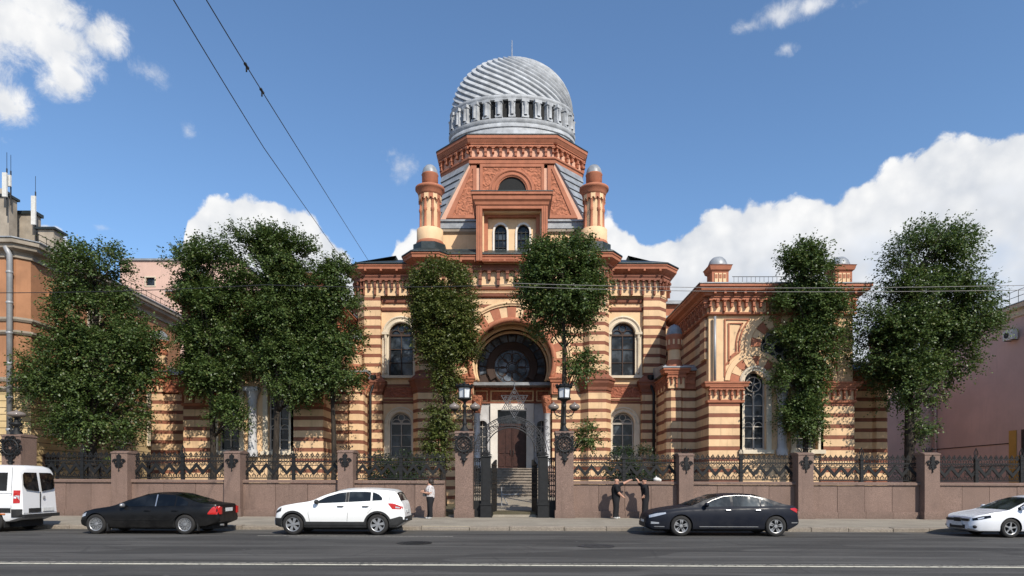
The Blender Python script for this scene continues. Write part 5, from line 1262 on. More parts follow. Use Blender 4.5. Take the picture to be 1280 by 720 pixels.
class Car:
    def __init__(s, top, bot, belt, hw, tum=.38, gl=.92):
        s.top, s.bot, s.belt, s.hw = pchip(top), lin(bot), pchip(belt), pchip(hw); s.tum, s.gl = tum, gl; s.x0, s.x1 = top[0][0], top[-1][0]
    def sec(s, x):
        T, B, S, W = s.top(x), s.bot(x), s.belt(x), s.hw(x); S = min(S, T - .035); S = max(S, B + .15); h = T - S; g = s.gl * W; R = g - s.tum * h
        mid = B + (S - B) * .62
        return [(0, B), (W * .82, B), (W * .95, B + .03), (W * .985, B + .10), (W, mid), (W * .992, S - .09 if S - .09 > mid else mid + .01), (W * .965, S - .025), (g, S),
                (g - s.tum * h * .45, S + .45 * h), (g - s.tum * h * .86, S + .86 * h), (R - .07 * min(1, h * 2.2) - .02, T - .045 * min(1, h * 2.5) - .006), (R * .55, T - .006), (0, T)]
    def ys(s, x, z):
        q = s.sec(x)[2:10]; return float(np.interp(z, [p[1] for p in q], [p[0] for p in q]))
    def body(s, n=64):
        b = MB(); b.smooth = True; k = 25
        for i in range(n + 1):
            t = i / n; t = .5 - .5 * math.cos(PI * t) * (.55) - .5 * (.45) * (1 - 2 * t); x = s.x0 + (s.x1 - s.x0) * t; q = s.sec(x)
            ring = [(x, -y, z) for y, z in q] + [(x, y, z) for y, z in q[-2:0:-1]]
            k = len(ring); b.v += ring
        for i in range(n):
            for j in range(k): b.f.append((i * k + j, i * k + (j + 1) % k, (i + 1) * k + (j + 1) % k, (i + 1) * k + j)); b.mi.append(0); b.sm.append(True)
        b.f += [tuple(range(k - 1, -1, -1)), tuple(n * k + j for j in range(k))]; b.mi += [0, 0]; b.sm += [False, False]
        return b
    def patch(s, b, xs, zl, zh, off=.006, sides=(-1, 1), m=0, rows=4):
        zl = lin(zl) if isinstance(zl, list) else zl; zh = lin(zh) if isinstance(zh, list) else zh
        for sd in sides:
            vs = []
            for x in xs:
                a, c = zl(x), zh(x)
                for r in range(rows + 1): z = a + (c - a) * r / rows; vs.append((x, sd * (s.ys(x, z) + off), z))
            R = rows + 1; b.add(vs, [(i * R + r, (i + 1) * R + r, (i + 1) * R + r + 1, i * R + r + 1) for i in range(len(xs) - 1) for r in range(rows)], m)
    def over(s, b, xs, off=.008, m=0, inset=.03, lo=9):
        vs = []
        for x in xs:
            q = s.sec(x)[lo:]; q = [(max(0, q[0][0] - inset), q[0][1])] + q[1:]
            row = [(x, -y, z + off) for y, z in q] + [(x, y, z + off) for y, z in q[-2::-1]]; R = len(row); vs += row
        b.add(vs, [(i * R + r, (i + 1) * R + r, (i + 1) * R + r + 1, i * R + r + 1) for i in range(len(xs) - 1) for r in range(R - 1)], m)
def fr(a, b, n=10): return [a + (b - a) * i / n for i in range(n + 1)]
def wheel(parent, x, y, r, side, style, tw=.21, dark=False):
    b = MB(); b.smooth = True; b.T = Matrix.Translation((x, y, r)) @ Matrix.Rotation(-side * PI / 2, 4, 'X')
    hr = r * .68
    b.lathe([(hr, -tw / 2), (hr + .02, -tw / 2 - .005), (r * .93, -tw / 2), (r, -tw * .36), (r, tw * .36), (r * .93, tw / 2), (hr + .02, tw / 2 + .005), (hr, tw / 2), (hr - .01, tw * .3), (hr - .01, -tw / 2)], 0, 0, 36)
    w = b.obj('wheel', 'rubber', parent)
    q = MB(); q.T = b.T; q.smooth = True
    q.lathe([(hr + .004, tw / 2 - .01), (hr - .02, tw / 2 - .004), (hr - .03, tw / 2 - .03), (hr - .03, tw / 2 - .035)], 0, 0, 36, m=0); q.lathe([(hr - .03, tw / 2 - .035), (hr - .03, 0)], 0, 0, 36, m=1)
    q.lathe([(hr - .02, tw * .02), (.02, tw * .02), (0, tw * .02)], 0, 0, 24, m=1); q.smooth = False
    q.lathe([(0, tw / 2 - .012), (.055, tw / 2 - .014), (.07, tw / 2 - .03), (.07, .02)], 0, 0, 16, m=0)
    n, sw, fork = {'ten': (10, .017, True), 'six': (6, .055, False), 'five': (5, .040, True), 'star': (5, .028, False), 'steel': (12, .05, False)}[style]
    for i in range(n):
        a = 2 * PI * i / n + .2; ca, sa = math.cos(a), math.sin(a)
        def sp(a0, a1, w0, w1):
            p0 = Vector((.05 * math.cos(a0), .05 * math.sin(a0), tw / 2 - .03)); p1 = Vector(((hr - .018) * math.cos(a1), (hr - .018) * math.sin(a1), tw / 2 - .03)); d = (p1 - p0).normalized(); u = Vector((-d.y, d.x, 0))
            vs = [p0 - u * w0, p0 + u * w0, p1 + u * w1, p1 - u * w1]; dz = Vector((0, 0, .035))
            q.add([tuple(v - dz) for v in vs] + [tuple(v + Vector((0, 0, .012))) for v in vs], [(4, 5, 6, 7), (0, 1, 5, 4), (1, 2, 6, 5), (2, 3, 7, 6), (3, 0, 4, 7)], 0)
        if fork: sp(a, a - .16, sw * .6, sw * .75); sp(a, a + .16, sw * .6, sw * .75)
        else: sp(a, a, sw * .55, sw)
    q.obj('rim', ['rim', 'dark'], w)
def car(name, label, cat, C, paint, loc, wheels, r, style, group=None, arch_r=None, cladding=None, yaw=0.0):
    T = thing(name, label, cat, (0, 0, 0), group); b = C.body(); o = b.obj('body', [paint, 'dark'], T)
    bm = bmesh.new(); bm.from_mesh(o.data); bmesh.ops.recalc_face_normals(bm, faces=bm.faces); bm.to_mesh(o.data); bm.free()
    ar = arch_r or r * 1.13
    for wx in wheels:                                               # cut the wheel arches
        c = MB(); c.T = Matrix.Rotation(PI / 2, 4, 'X')
        c.lathe([(0, -1.3), (ar, -1.3), (ar, 1.3), (0, 1.3)], 0, 0, 40); me = c.mesh('cut', ['dark']); bm = bmesh.new(); bm.from_mesh(me); bmesh.ops.remove_doubles(bm, verts=bm.verts, dist=1e-5); bmesh.ops.recalc_face_normals(bm, faces=bm.faces); bm.to_mesh(me); bm.free()
        k = bpy.data.objects.new('cut', me); COL.objects.link(k); k.location = (wx, 0, r * 1.0)
        md = o.modifiers.new('b', 'BOOLEAN'); md.operation = 'DIFFERENCE'; md.object = k; md.solver = 'EXACT'; md.material_mode = 'TRANSFER'
        dg = bpy.context.evaluated_depsgraph_get(); dg.update(); new = bpy.data.meshes.new_from_object(o.evaluated_get(dg)); o.modifiers.clear(); o.data = new
        bpy.data.objects.remove(k)
    bm = bmesh.new(); bm.from_mesh(o.data)
    for e in bm.edges:
        if len(e.link_faces) == 2: e.smooth = e.calc_face_angle(0) < .55
    bm.to_mesh(o.data); bm.free()
    for wx in wheels:
        W = C.hw(wx)
        for s in (-1, 1): wheel(T, wx, s * (W - .125), r, s, style)
    u = MB(); u.box(C.x0 + .3, C.x1 - .3, -C.hw(0) * .62, C.hw(0) * .62, .16, .5); u.obj('underbody', 'dark', T)
    T['_loc'] = loc
    return T
def place(T, loc, yaw=0.0): T.location = loc; T.rotation_euler = (0, -math.atan(SLOPE), yaw)
def mirror_part(T, C, x, z, mat, dx=-.02):
    b = MB()
    for s in (-1, 1):
        y = s * (C.ys(x, z) + .14); b.smooth = True; b.ball((x, y, z + .02), .10, 12, sx=.75, sy=1.15, sz=.75); b.smooth = False; b.tube([(x, s * (C.ys(x, z) - .03), z - .03), (x, y - s * .04, z - .02)], .025, 5)
    b.obj('wing_mirror', mat, T, .6)
def handle_part(T, C, xs, z, mat):
    for x in xs:
        for s in (-1, 1):
            y = s * C.ys(x, z); b = MB(); b.tube([(x - .10, y, z), (x - .07, y + s * .035, z + .005), (x + .07, y + s * .035, z + .005), (x + .10, y, z)], .016, 6); b.obj('door_handle', mat, T)
def seams(T, C, lines, mat='dark'):
    b = MB()
    for ln in lines:
        for s in (-1, 1):
            b.tube([(x, s * (C.ys(x, z) + .0015), z) for x, z in ln], .0055, 4)
    b.obj('panel_gap', mat, T)
def plate(T, x, y0, y1, z, nx, mat='plate'):
    b = MB(); e = .012 * nx; b.box(min(x, x + e), max(x, x + e), y0, y1, z - .06, z + .06, 0)
    e2 = .014 * nx
    b.box(min(x, x + e2), max(x, x + e2), y0 + .02, y1 - .09, z - .03, z + .03, 1) if False else None
    b.obj('number_plate', [mat], T)
def car_mats():
    A = MAT
    A['rubber'] = M('tyre rubber', (.022, .021, .02), .8, .3, 6, 60, .003); A['rim'] = M('alloy', (.40, .40, .40), .35, .12, 6, 60, .001, metal=.7)
    A['black_paint'] = carpaint('black paint', (.005, .005, .0053), .38, 0, .08, .25); A['white_paint'] = carpaint('white paint', (.78, .78, .76)); A['blue_paint'] = carpaint('dark blue paint', (.007, .009, .016), .5, 0, .03, .2); A['silverwhite_paint'] = carpaint('cool white paint', (.72, .73, .75)); A['van_paint'] = carpaint('van white paint', (.72, .72, .72), .35)
    A['car_glass'] = glass('car glass', (.018, .021, .022), .03, .45); A['tint'] = glass('tinted glass', (.004, .0045, .005), .05, .4)
    A['trim'] = M('black plastic trim', (.022, .022, .022), .6, .25, 5); A['chrome'] = MC('chrome', (.45, .45, .45), .3, .8)
    A['red_lens'] = MC('red lens', (.42, .012, .010), .15, 0, .7); A['clear_lens'] = MC('clear lens', (.50, .52, .55), .12, .3, .8); A['orange_lens'] = MC('orange lens', (.6, .16, .02), .2)
    A['plate'] = MC('number plate', (.62, .62, .60), .4)
def make_cars():
    car_mats(); Yn = 21.0
    # black saloon, nose to the left
    C = Car([(-2.15, .52), (-2.09, .66), (-1.75, .80), (-1.0, .935), (-.45, 1.17), (.05, 1.335), (.5, 1.385), (.95, 1.36), (1.4, 1.24), (1.95, 1.04), (2.35, .99), (2.47, .955), (2.52, .62)],
            [(-2.15, .30), (-1.9, .22), (-1.0, .19), (1.0, .19), (2.1, .25), (2.52, .40)], [(-2.15, .46), (-2.0, .62), (-1.0, .85), (.5, .90), (2.0, .945), (2.4, .93), (2.52, .58)],
            [(-2.15, .60), (-2.08, .70), (-1.9, .80), (-1.5, .87), (-.5, .90), (1.2, .90), (1.9, .87), (2.35, .80), (2.48, .74), (2.52, .70)], .40, .93)
    T = car('saloon_car', 'black saloon car with dark tinted windows parked behind the white van', 'car', C, 'black_paint', None, (-1.50, 1.44), .325, 'ten', 'cars parked along the kerb')
    g = MB(); lo = [(-.8, .90), (1.6, .945)]; hi = [(-.72, .93), (-.35, 1.12), (.1, 1.27), (.55, 1.315), (1.0, 1.285), (1.3, 1.19), (1.62, .985)]
    C.patch(g, fr(-.66, .42, 12), lo, hi); C.patch(g, fr(.50, 1.08, 8), lo, hi); C.patch(g, fr(1.13, 1.52, 6), lo, hi); g.obj('side_window', 'tint', T)
    g = MB(); C.over(g, fr(-.92, -.02, 10), inset=.05); g.obj('windscreen', 'tint', T); g = MB(); C.over(g, fr(1.08, 1.92, 8), inset=.06); g.obj('rear_window', 'tint', T)
    b = MB(); C.patch(b, fr(.44, .48, 1), lo, hi, .009); b.obj('door_pillar', 'chrome', T)
    b = MB(); C.patch(b, fr(2.18, 2.50, 8), [(2.18, .66), (2.5, .66)], [(2.18, .70), (2.32, .90), (2.5, .93)], .008); b.box(2.505, 2.535, -.70, -.56, .66, .90); b.box(2.505, 2.535, .56, .70, .66, .90); b.obj('tail_light', 'red_lens', T)
    b = MB(); C.patch(b, fr(-2.12, -1.86, 6), [(-2.12, .52), (-1.86, .60)], [(-2.12, .60), (-1.86, .71)], .008); b.obj('headlight', 'clear_lens', T)
    plate(T, 2.512, -.26, .26, .80, 1); mirror_part(T, C, -.56, .93, 'rim'); handle_part(T, C, (.22, 1.12), .78, 'black_paint')
    seams(T, C, [[(-.85, .85), (-.9, .5), (-.86, .22)], [(.47, .88), (.46, .5), (.45, .22)], [(1.32, .9), (1.2, .62), (1.02, .45)]])
    b = MB(); C.patch(b, fr(-.95, .95, 8), lambda x: .46, lambda x: .50, .012); b.obj('side_moulding', 'black_paint', T)
    b = MB(); b.tube([(2.45, -.5, .30), (2.56, -.5, .30)], .04, 8); b.obj('exhaust', 'chrome', T)
    b = MB()
    for x in (-1.08, 1.88):
        for s in (-1, 1): b.box(x - .012, x + .012, s * .82 - .09, s * .82 + .09, .12, .36)
    b.obj('mud_flap', 'trim', T)
    xw = -12.2; place(T, (xw, Yn + .9, gz(xw)))
    # white hatchback crossover, nose to the left
    C = Car([(-2.19, .58), (-2.14, .80), (-1.97, .93), (-1.5, 1.03), (-.96, 1.12), (-.5, 1.34), (-.1, 1.48), (.35, 1.55), (.9, 1.56), (1.5, 1.53), (1.78, 1.49), (1.88, 1.40), (2.02, 1.12), (2.11, .95), (2.15, .55)],
            [(-2.19, .30), (-1.95, .23), (1.9, .25), (2.15, .42)], [(-2.19, .52), (-2.1, .72), (-1.9, .86), (-.96, 1.03), (.5, 1.08), (1.6, 1.13), (2.0, 1.06), (2.15, .5)],
            [(-2.19, .62), (-2.1, .72), (-1.9, .81), (-1.5, .88), (-.5, .90), (1.2, .90), (1.7, .87), (2.0, .80), (2.12, .75), (2.15, .72)], .36, .94)
    T = car('crossover_car', 'white hatchback crossover with black sills and wheel arches', 'car', C, 'white_paint', None, (-1.51, 1.28), .345, 'six', 'cars parked along the kerb')
    lo = [(-.85, 1.03), (0, 1.07), (1.45, 1.15)]; hi = [(-.80, 1.06), (-.4, 1.26), (0, 1.38), (.4, 1.425), (.9, 1.425), (1.15, 1.40), (1.3, 1.34), (1.46, 1.19)]; g = MB()
    C.patch(g, fr(-.76, .22, 12), lo, hi); C.patch(g, fr(.32, 1.04, 8), lo, hi); C.patch(g, fr(1.10, 1.42, 6), lo, hi); g.obj('side_window', 'car_glass', T)
    b = MB(); C.patch(b, fr(.225, .315, 2), lo, hi, .007); b.obj('door_pillar', 'trim', T)
    g = MB(); C.over(g, fr(-.90, -.12, 10), inset=.05); g.obj('windscreen', 'car_glass', T); g = MB(); C.over(g, fr(1.88, 2.02, 6), inset=.08, off=.02); g.obj('rear_window', 'tint', T)
    b = MB(); C.patch(b, fr(1.63, 2.08, 10), [(1.63, 1.03), (1.76, .86), (2.08, .85)], [(1.63, 1.05), (1.8, 1.05), (2.08, .93)], .008); b.obj('tail_light', 'red_lens', T)
    b = MB(); C.patch(b, fr(1.86, 2.0, 3), [(1.86, .89), (2, .88)], [(1.86, .95), (2, .92)], .013); b.obj('reversing_light', 'clear_lens', T)
    b = MB(); C.patch(b, fr(-2.13, -1.92, 6), [(-2.13, .70), (-1.92, .78)], [(-2.13, .76), (-1.92, .90)], .008); b.obj('headlight', 'trim', T)
    b = MB()
    C.patch(b, fr(-1.12, .9, 10), lambda x: .25, lambda x: .44, .014); C.patch(b, fr(-2.16, -1.9, 5), lambda x: C.bot(x) + .02, lambda x: .55, .012); C.patch(b, fr(1.66, 2.145, 7), lambda x: C.bot(x) + .02, [(1.66, .52), (2.0, .62), (2.15, .58)], .014)
    for wx in (-1.51, 1.28):
        for s in (-1, 1):
            vs = []; n = 26
            for i in range(n + 1):
                a = -.18 + (PI + .36) * i / n
                for r in (.385, .455): x, z = wx + r * math.cos(a), .345 + r * math.sin(a); z = max(z, C.bot(x) + .04); vs.append((x, s * (C.ys(x, z) + .016), z))
            b.add(vs, [(2 * i, 2 * i + 2, 2 * i + 3, 2 * i + 1) for i in range(n)])
    b.box(2.15, 2.17, -.72, .72, .42, .60); b.obj('cladding', 'trim', T)
    plate(T, 2.155, -.26, .26, .79, 1); mirror_part(T, C, -.70, 1.07, 'trim'); handle_part(T, C, (.06, .88), .94, 'trim')
    seams(T, C, [[(-.98, .98), (-1.0, .7), (-.95, .45)], [(.28, 1.05), (.30, .7), (.28, .45)], [(1.14, 1.1), (1.08, .86), (.95, .72)], [(1.62, 1.4), (1.68, 1.1)]])
    b = MB()
    for k in (.45, .53): b.ball((2.165, -.55 + (k - .45) * 2, .50), .025, 8)
    b.obj('reflector', 'clear_lens', T)
    b = MB()                                                        # front seats seen through the glass
    xw = -5.7; place(T, (xw, Yn + .9, gz(xw)))
    # dark blue saloon, nose to the left
    C = Car([(-2.52, .52), (-2.46, .70), (-2.1, .84), (-1.6, .93), (-1.15, 1.0), (-.6, 1.24), (-.1, 1.385), (.5, 1.425), (1.0, 1.40), (1.5, 1.27), (2.0, 1.08), (2.35, 1.01), (2.47, .95), (2.52, .60)],
            [(-2.52, .28), (-2.3, .20), (2.2, .22), (2.52, .38)], [(-2.52, .46), (-2.4, .64), (-1.15, .91), (.5, .96), (2.0, .99), (2.4, .92), (2.52, .56)],
            [(-2.52, .58), (-2.44, .70), (-2.25, .80), (-1.8, .89), (-.5, .925), (1.3, .925), (1.9, .89), (2.3, .82), (2.48, .74), (2.52, .70)], .40, .93)
    T = car('saloon_car', 'dark blue saloon car with chrome strip parked in front of the two men', 'car', C, 'blue_paint', None, (-1.43, 1.69), .34, 'five', 'cars parked along the kerb')
    lo = [(-.75, .975), (1.65, 1.0)]; hi = [(-.72, 1.0), (-.4, 1.18), (0, 1.315), (.45, 1.35), (.9, 1.335), (1.25, 1.25), (1.66, 1.03)]; g = MB()
    C.patch(g, fr(-.60, .21, 12), lo, hi); C.patch(g, fr(.30, 1.17, 9), lo, hi); C.patch(g, fr(1.22, 1.60, 6), lo, hi); g.obj('side_window', 'car_glass', T)
    g = MB(); C.over(g, fr(-1.08, -.15, 10), inset=.05); g.obj('windscreen', 'car_glass', T); g = MB(); C.over(g, fr(1.1, 1.95, 8), inset=.06); g.obj('rear_window', 'tint', T)
    b = MB(); C.patch(b, fr(-.62, 1.3, 24), lambda x: lin(hi)(x) + .0, lambda x: lin(hi)(x) + .008, .007); b.obj('window_trim', 'rim', T)
    b = MB(); C.patch(b, fr(-.84, 1.09, 8), lambda x: .31, lambda x: .335, .014); C.patch(b, fr(-2.3, -1.98, 5), lambda x: .30, lambda x: .33, .012); C.patch(b, fr(2.22, 2.46, 5), lambda x: .44, lambda x: .475, .012); b.obj('side_moulding', 'chrome', T)
    b = MB(); C.patch(b, fr(2.18, 2.50, 8), [(2.18, .90), (2.5, .74)], [(2.18, .93), (2.35, .95), (2.5, .90)], .008); b.obj('tail_light', 'red_lens', T)
    b = MB(); C.patch(b, fr(-2.44, -1.93, 10), [(-2.44, .60), (-1.93, .74)], [(-2.44, .685), (-2.2, .755), (-1.93, .79)], .008); b.obj('headlight', 'clear_lens', T)
    b = MB(); C.patch(b, fr(-2.40, -2.15, 5), [(-2.4, .40), (-2.15, .41)], [(-2.4, .48), (-2.15, .455)], .010); b.obj('fog_light', 'clear_lens', T)
    b = MB(); b.box(-2.545, -2.50, -.50, .50, .30, .44); b.box(-2.54, -2.5, -.42, .42, .53, .58); b.obj('grille', 'trim', T); plate(T, -2.525, -.26, .26, .485, -1)
    mirror_part(T, C, -.62, 1.02, 'blue_paint'); handle_part(T, C, (.10, 1.08), .87, 'rim')
    seams(T, C, [[(-.95, .92), (-1.0, .6), (-.95, .28)], [(.27, .95), (.27, .6), (.25, .26)], [(1.42, .97), (1.32, .7), (1.18, .5)]])
    xw = 7.0; place(T, (xw, Yn + .95, gz(xw)))
    # white saloon at the right edge, nose to the left
    C = Car([(-2.15, .50), (-2.08, .68), (-1.6, .80), (-1.05, .90), (-.5, 1.15), (-.05, 1.33), (.4, 1.40), (.9, 1.39), (1.4, 1.27), (1.85, 1.07), (2.2, 1.03), (2.3, .9), (2.34, .6)],
            [(-2.15, .27), (-1.95, .19), (2.0, .2), (2.34, .4)], [(-2.15, .42), (-2.0, .62), (-1.05, .83), (.5, .90), (1.9, .95), (2.34, .55)],
            [(-2.15, .56), (-2.09, .66), (-1.95, .76), (-1.55, .85), (-.5, .87), (1.3, .87), (1.9, .83), (2.25, .74), (2.34, .68)], .40, .93)
    T = car('saloon_car', 'white saloon car with black grille, cut off by the right edge', 'car', C, 'silverwhite_paint', None, (-.98, 1.55), .315, 'star', 'cars parked along the kerb')
    lo = [(-.85, .90), (1.6, .96)]; hi = [(-.80, .93), (-.3, 1.20), (.1, 1.31), (.5, 1.335), (1.0, 1.30), (1.3, 1.18), (1.6, .99)]; g = MB()
    C.patch(g, fr(-.70, .22, 12), lo, hi); C.patch(g, fr(.30, 1.0, 8), lo, hi); C.patch(g, fr(1.05, 1.5, 6), lo, hi); g.obj('side_window', 'car_glass', T)
    g = MB(); C.over(g, fr(-.98, -.10, 10), inset=.05); g.obj('windscreen', 'car_glass', T); g = MB(); C.over(g, fr(1.1, 1.8, 8), inset=.06); g.obj('rear_window', 'tint', T)
    b = MB(); C.patch(b, fr(-2.08, -1.62, 10), [(-2.08, .55), (-1.62, .66)], [(-2.08, .625), (-1.85, .70), (-1.62, .735)], .008); b.obj('headlight', 'tint', T)
    b = MB(); C.patch(b, fr(-1.98, -1.82, 5), [(-1.98, .585), (-1.82, .64)], [(-1.98, .63), (-1.82, .68)], .013); b.obj('headlamp_bulb', 'clear_lens', T)
    b = MB(); b.box(-2.17, -2.12, -.16, .16, .50, .63); b.box(-2.165, -2.12, -.54, -.21, .53, .61); b.box(-2.165, -2.12, .21, .54, .53, .61); b.box(-2.17, -2.12, -.36, .36, .28, .40); b.obj('grille', 'trim', T)
    b = MB()
    for s in (-1, 1): b.T = Matrix.Translation((-2.03, s * .66, .35)); b.ball((0, 0, 0), .06, 10, sx=1.2, sy=1.2); b.T = None
    b.obj('fog_light', 'trim', T); plate(T, -2.165, -.26, .26, .43, -1); mirror_part(T, C, -.6, .96, 'silverwhite_paint'); handle_part(T, C, (.1, .95), .80, 'silverwhite_paint')
    seams(T, C, [[(-.82, .85), (-.5, .5), (-.5, .22)], [(.26, .9), (.26, .22)]])
    xw = 17.32; place(T, (xw, Yn - .1 + .9, gz(xw)))
    # white van at the left edge, tail to the right
    C = Car([(-5.6, 1.0), (-5.3, 1.3), (-4.6, 1.55), (-3.9, 2.12), (-3.2, 2.26), (-1.0, 2.30), (-.25, 2.28), (-.09, 2.18), (-.02, 1.8), (.03, 1.1), (.06, .62)],
            [(-5.6, .4), (-5.3, .32), (-.4, .34), (.06, .50)], [(-5.6, .9), (-5, 1.15), (-4, 1.3), (-.3, 1.32), (.0, 1.0), (.06, .58)],
            [(-5.6, .62), (-5.2, .8), (-4.5, .9), (-.5, .92), (-.15, .90), (-.02, .83), (.06, .80)], .09, .99)
    T = car('van', 'white passenger van with dark windows, cut off by the left edge', 'van', C, 'van_paint', None, (-.93, -4.5), .35, 'steel', 'cars parked along the kerb', .42)
    g = MB(); C.patch(g, fr(-1.75, -.42, 8), lambda x: 1.40, lambda x: 2.02); C.patch(g, fr(-3.3, -1.9, 8), lambda x: 1.40, lambda x: 2.02); g.obj('side_window', 'tint', T)
    g = MB()
    for s in (-1, 1): g.add([(.030, s * .06, 1.38), (.030, s * .66, 1.46), (-.012, s * .74, 1.60), (-.055, s * .72, 1.95), (-.075, s * .62, 2.03), (-.075, s * .06, 2.03)], [(0, 1, 2, 3, 4, 5)])
    g.v = [(x + .03, y, z) for x, y, z in g.v]; g.obj('rear_window', 'tint', T)
    b = MB(); C.patch(b, fr(-.20, -.03, 5), lambda x: .98, lambda x: 1.42, .012); b.obj('tail_light', 'red_lens', T); b = MB(); C.patch(b, fr(-.19, -.04, 5), lambda x: 1.14, lambda x: 1.24, .017); b.obj('reversing_light', 'clear_lens', T)
    b = MB(); C.patch(b, fr(-3.6, -.28, 8), lambda x: .66, lambda x: .82, .018); b.obj('side_moulding', 'trim', T)
    b = MB(); C.patch(b, fr(-.26, .04, 4), lambda x: .50, lambda x: .78, .02); b.box(.06, .14, -.84, .84, .48, .60); b.obj('rear_bumper', 'trim', T); plate(T, .075, .10, .62, .74, 1)
    b = MB(); b.box(.06, .085, -.55, .0, .66, .80); b.obj('plate_recess', 'trim', T); b = MB(); b.box(.045, .062, -.015, .015, .66, 1.36); b.obj('panel_gap', 'dark', T)
    b = MB(); b.T = Matrix.Translation((.068, .16, 1.16)) @ Matrix.Rotation(PI / 2, 4, 'Y')
    b.lathe([(.05, -.006), (.06, -.006), (.06, .006), (.05, .006)], 0, 0, 20)
    for i in range(3): a = 2 * PI * i / 3 + PI; b.tube([(0, 0, 0), (.055 * math.cos(a), .055 * math.sin(a), 0)], [.012, .004], 4)
    b.obj('badge', 'chrome', T)
    b = MB(); C.patch(b, fr(-.72, -.52, 2), lambda x: .845, lambda x: .868, .02) if False else b.box(-.62, -.46, -.945, -.92, .60, .635); b.obj('side_marker', 'orange_lens', T)
    b = MB(); b.box(-.52, -.50, -.9, -.66, .16, .52); b.box(-.52, -.50, .66, .9, .16, .52); b.obj('mud_flap', 'trim', T)
    seams(T, C, [[(-.28, 2.2), (-.27, 1.4), (-.27, .8)], [(-3.4, 1.25), (-.28, 1.25)]])
    xw = -16.65; place(T, (xw, 21.6 + .92, gz(xw)))
# ---------------------------------------------------------------- people
def person(label, loc, J, bones, classify, mats_, hair=None, extra=None, head=None, rot=0.0, group=None, fat=1.36, torso=1.15):
    T = thing('person', label, 'person', (0, 0, 0), group)
    names = list(J); vs = [J[n][0] for n in names]; rd = [J[n][1] for n in names]; ix = {n: i for i, n in enumerate(names)}
    me = bpy.data.meshes.new('body'); me.from_pydata(vs, [(ix[a], ix[c]) for a, c in bones], []); o = bpy.data.objects.new('body', me); COL.objects.link(o)
    sk = o.modifiers.new('skin', 'SKIN'); sk.use_smooth_shade = True; o.modifiers.new('sub', 'SUBSURF').levels = 2
    for i, r in enumerate([tuple(c * (fat * (torso if nm in ('pelvis', 'waist', 'chest', 'upper') else 1.22 if nm[1:] in ('hip', 'thigh', 'knee', 'calf') else 1.18 if nm in ('jaw', 'skull', 'crown') else 1)) for c in (q if isinstance(q, tuple) else (q, q))) for nm, q in zip(names, rd)]): me.skin_vertices[0].data[i].radius = r if isinstance(r, tuple) else (r, r); me.skin_vertices[0].data[i].use_root = (names[i] == 'pelvis')
    dg = bpy.context.evaluated_depsgraph_get(); dg.update(); new = bpy.data.meshes.new_from_object(o.evaluated_get(dg)); o.modifiers.clear(); o.data = new
    new.materials.clear()
    for m in mats_: new.materials.append(MAT[m])
    for p in new.polygons: p.material_index = classify(p.center); p.use_smooth = True
    o.parent = T
    if hair: hair(T)
    if extra: extra(T)
    T.location = loc; T.rotation_euler = (0, 0, rot); return T
def hand(J, bones, wrist, d, up, side, pre):
    """palm and five bent fingers growing from a wrist joint"""
    d = Vector(d).normalized(); up = Vector(up); up = (up - d * up.dot(d)).normalized(); w = d.cross(up); p = Vector(J[wrist][0])
    J[pre + 'palm'] = (tuple(p + d * .055), (.040, .022)); bones.append((wrist, pre + 'palm'))
    for i, (k, L) in enumerate(((-.033, .060), (-.011, .075), (.011, .070), (.033, .055))):
        a = p + d * .09 + w * k; c = a + d * L * .55 - up * L * .12; e = c + d * L * .35 - up * L * .4
        for nm, q, r in (('a', a, .011), ('b', c, .0095), ('c', e, .0075)): J[f'{pre}{i}{nm}'] = (tuple(q), r)
        bones += [(pre + 'palm', f'{pre}{i}a'), (f'{pre}{i}a', f'{pre}{i}b'), (f'{pre}{i}b', f'{pre}{i}c')]
    a = p + d * .035 - w * .045 * side; c = a + d * .035 - w * .02 * side - up * .01
    J[pre + 'ta'] = (tuple(a), .013); J[pre + 'tb'] = (tuple(c), .010); bones += [(pre + 'palm', pre + 'ta'), (pre + 'ta', pre + 'tb')]
def legs(J, bones, hipw, lf, rf, k=1.0, shoe_dir=(-1, 0)):
    """both legs down to the shoes; lf, rf = foot x,y"""
    for pre, sy, f in (('l', -1, lf), ('r', 1, rf)):
        hp = (J['pelvis'][0][0], J['pelvis'][0][1] + sy * hipw, J['pelvis'][0][2] - .06)
        kn = ((hp[0] + f[0]) / 2 + shoe_dir[0] * .02, (hp[1] + f[1]) / 2 + shoe_dir[1] * .02, .48)
        J[pre + 'hip'] = (hp, .098 * k); J[pre + 'thigh'] = (((hp[0] * .5 + kn[0] * .5), (hp[1] + kn[1]) / 2, .68), .085 * k); J[pre + 'knee'] = (kn, .066 * k); J[pre + 'calf'] = ((kn[0] * .6 + f[0] * .4, kn[1] * .6 + f[1] * .4, .32), .062 * k)
        J[pre + 'ankle'] = ((f[0], f[1], .085), .050 * k); J[pre + 'heel'] = ((f[0] - shoe_dir[0] * .05, f[1] - shoe_dir[1] * .05, .045), .042); J[pre + 'ball'] = ((f[0] + shoe_dir[0] * .10, f[1] + shoe_dir[1] * .10, .038), (.042, .036)); J[pre + 'toe'] = ((f[0] + shoe_dir[0] * .17, f[1] + shoe_dir[1] * .17, .032), (.034, .03))
        bones += [('pelvis', pre + 'hip'), (pre + 'hip', pre + 'thigh'), (pre + 'thigh', pre + 'knee'), (pre + 'knee', pre + 'calf'), (pre + 'calf', pre + 'ankle'), (pre + 'ankle', pre + 'heel'), (pre + 'ankle', pre + 'ball'), (pre + 'ball', pre + 'toe')]
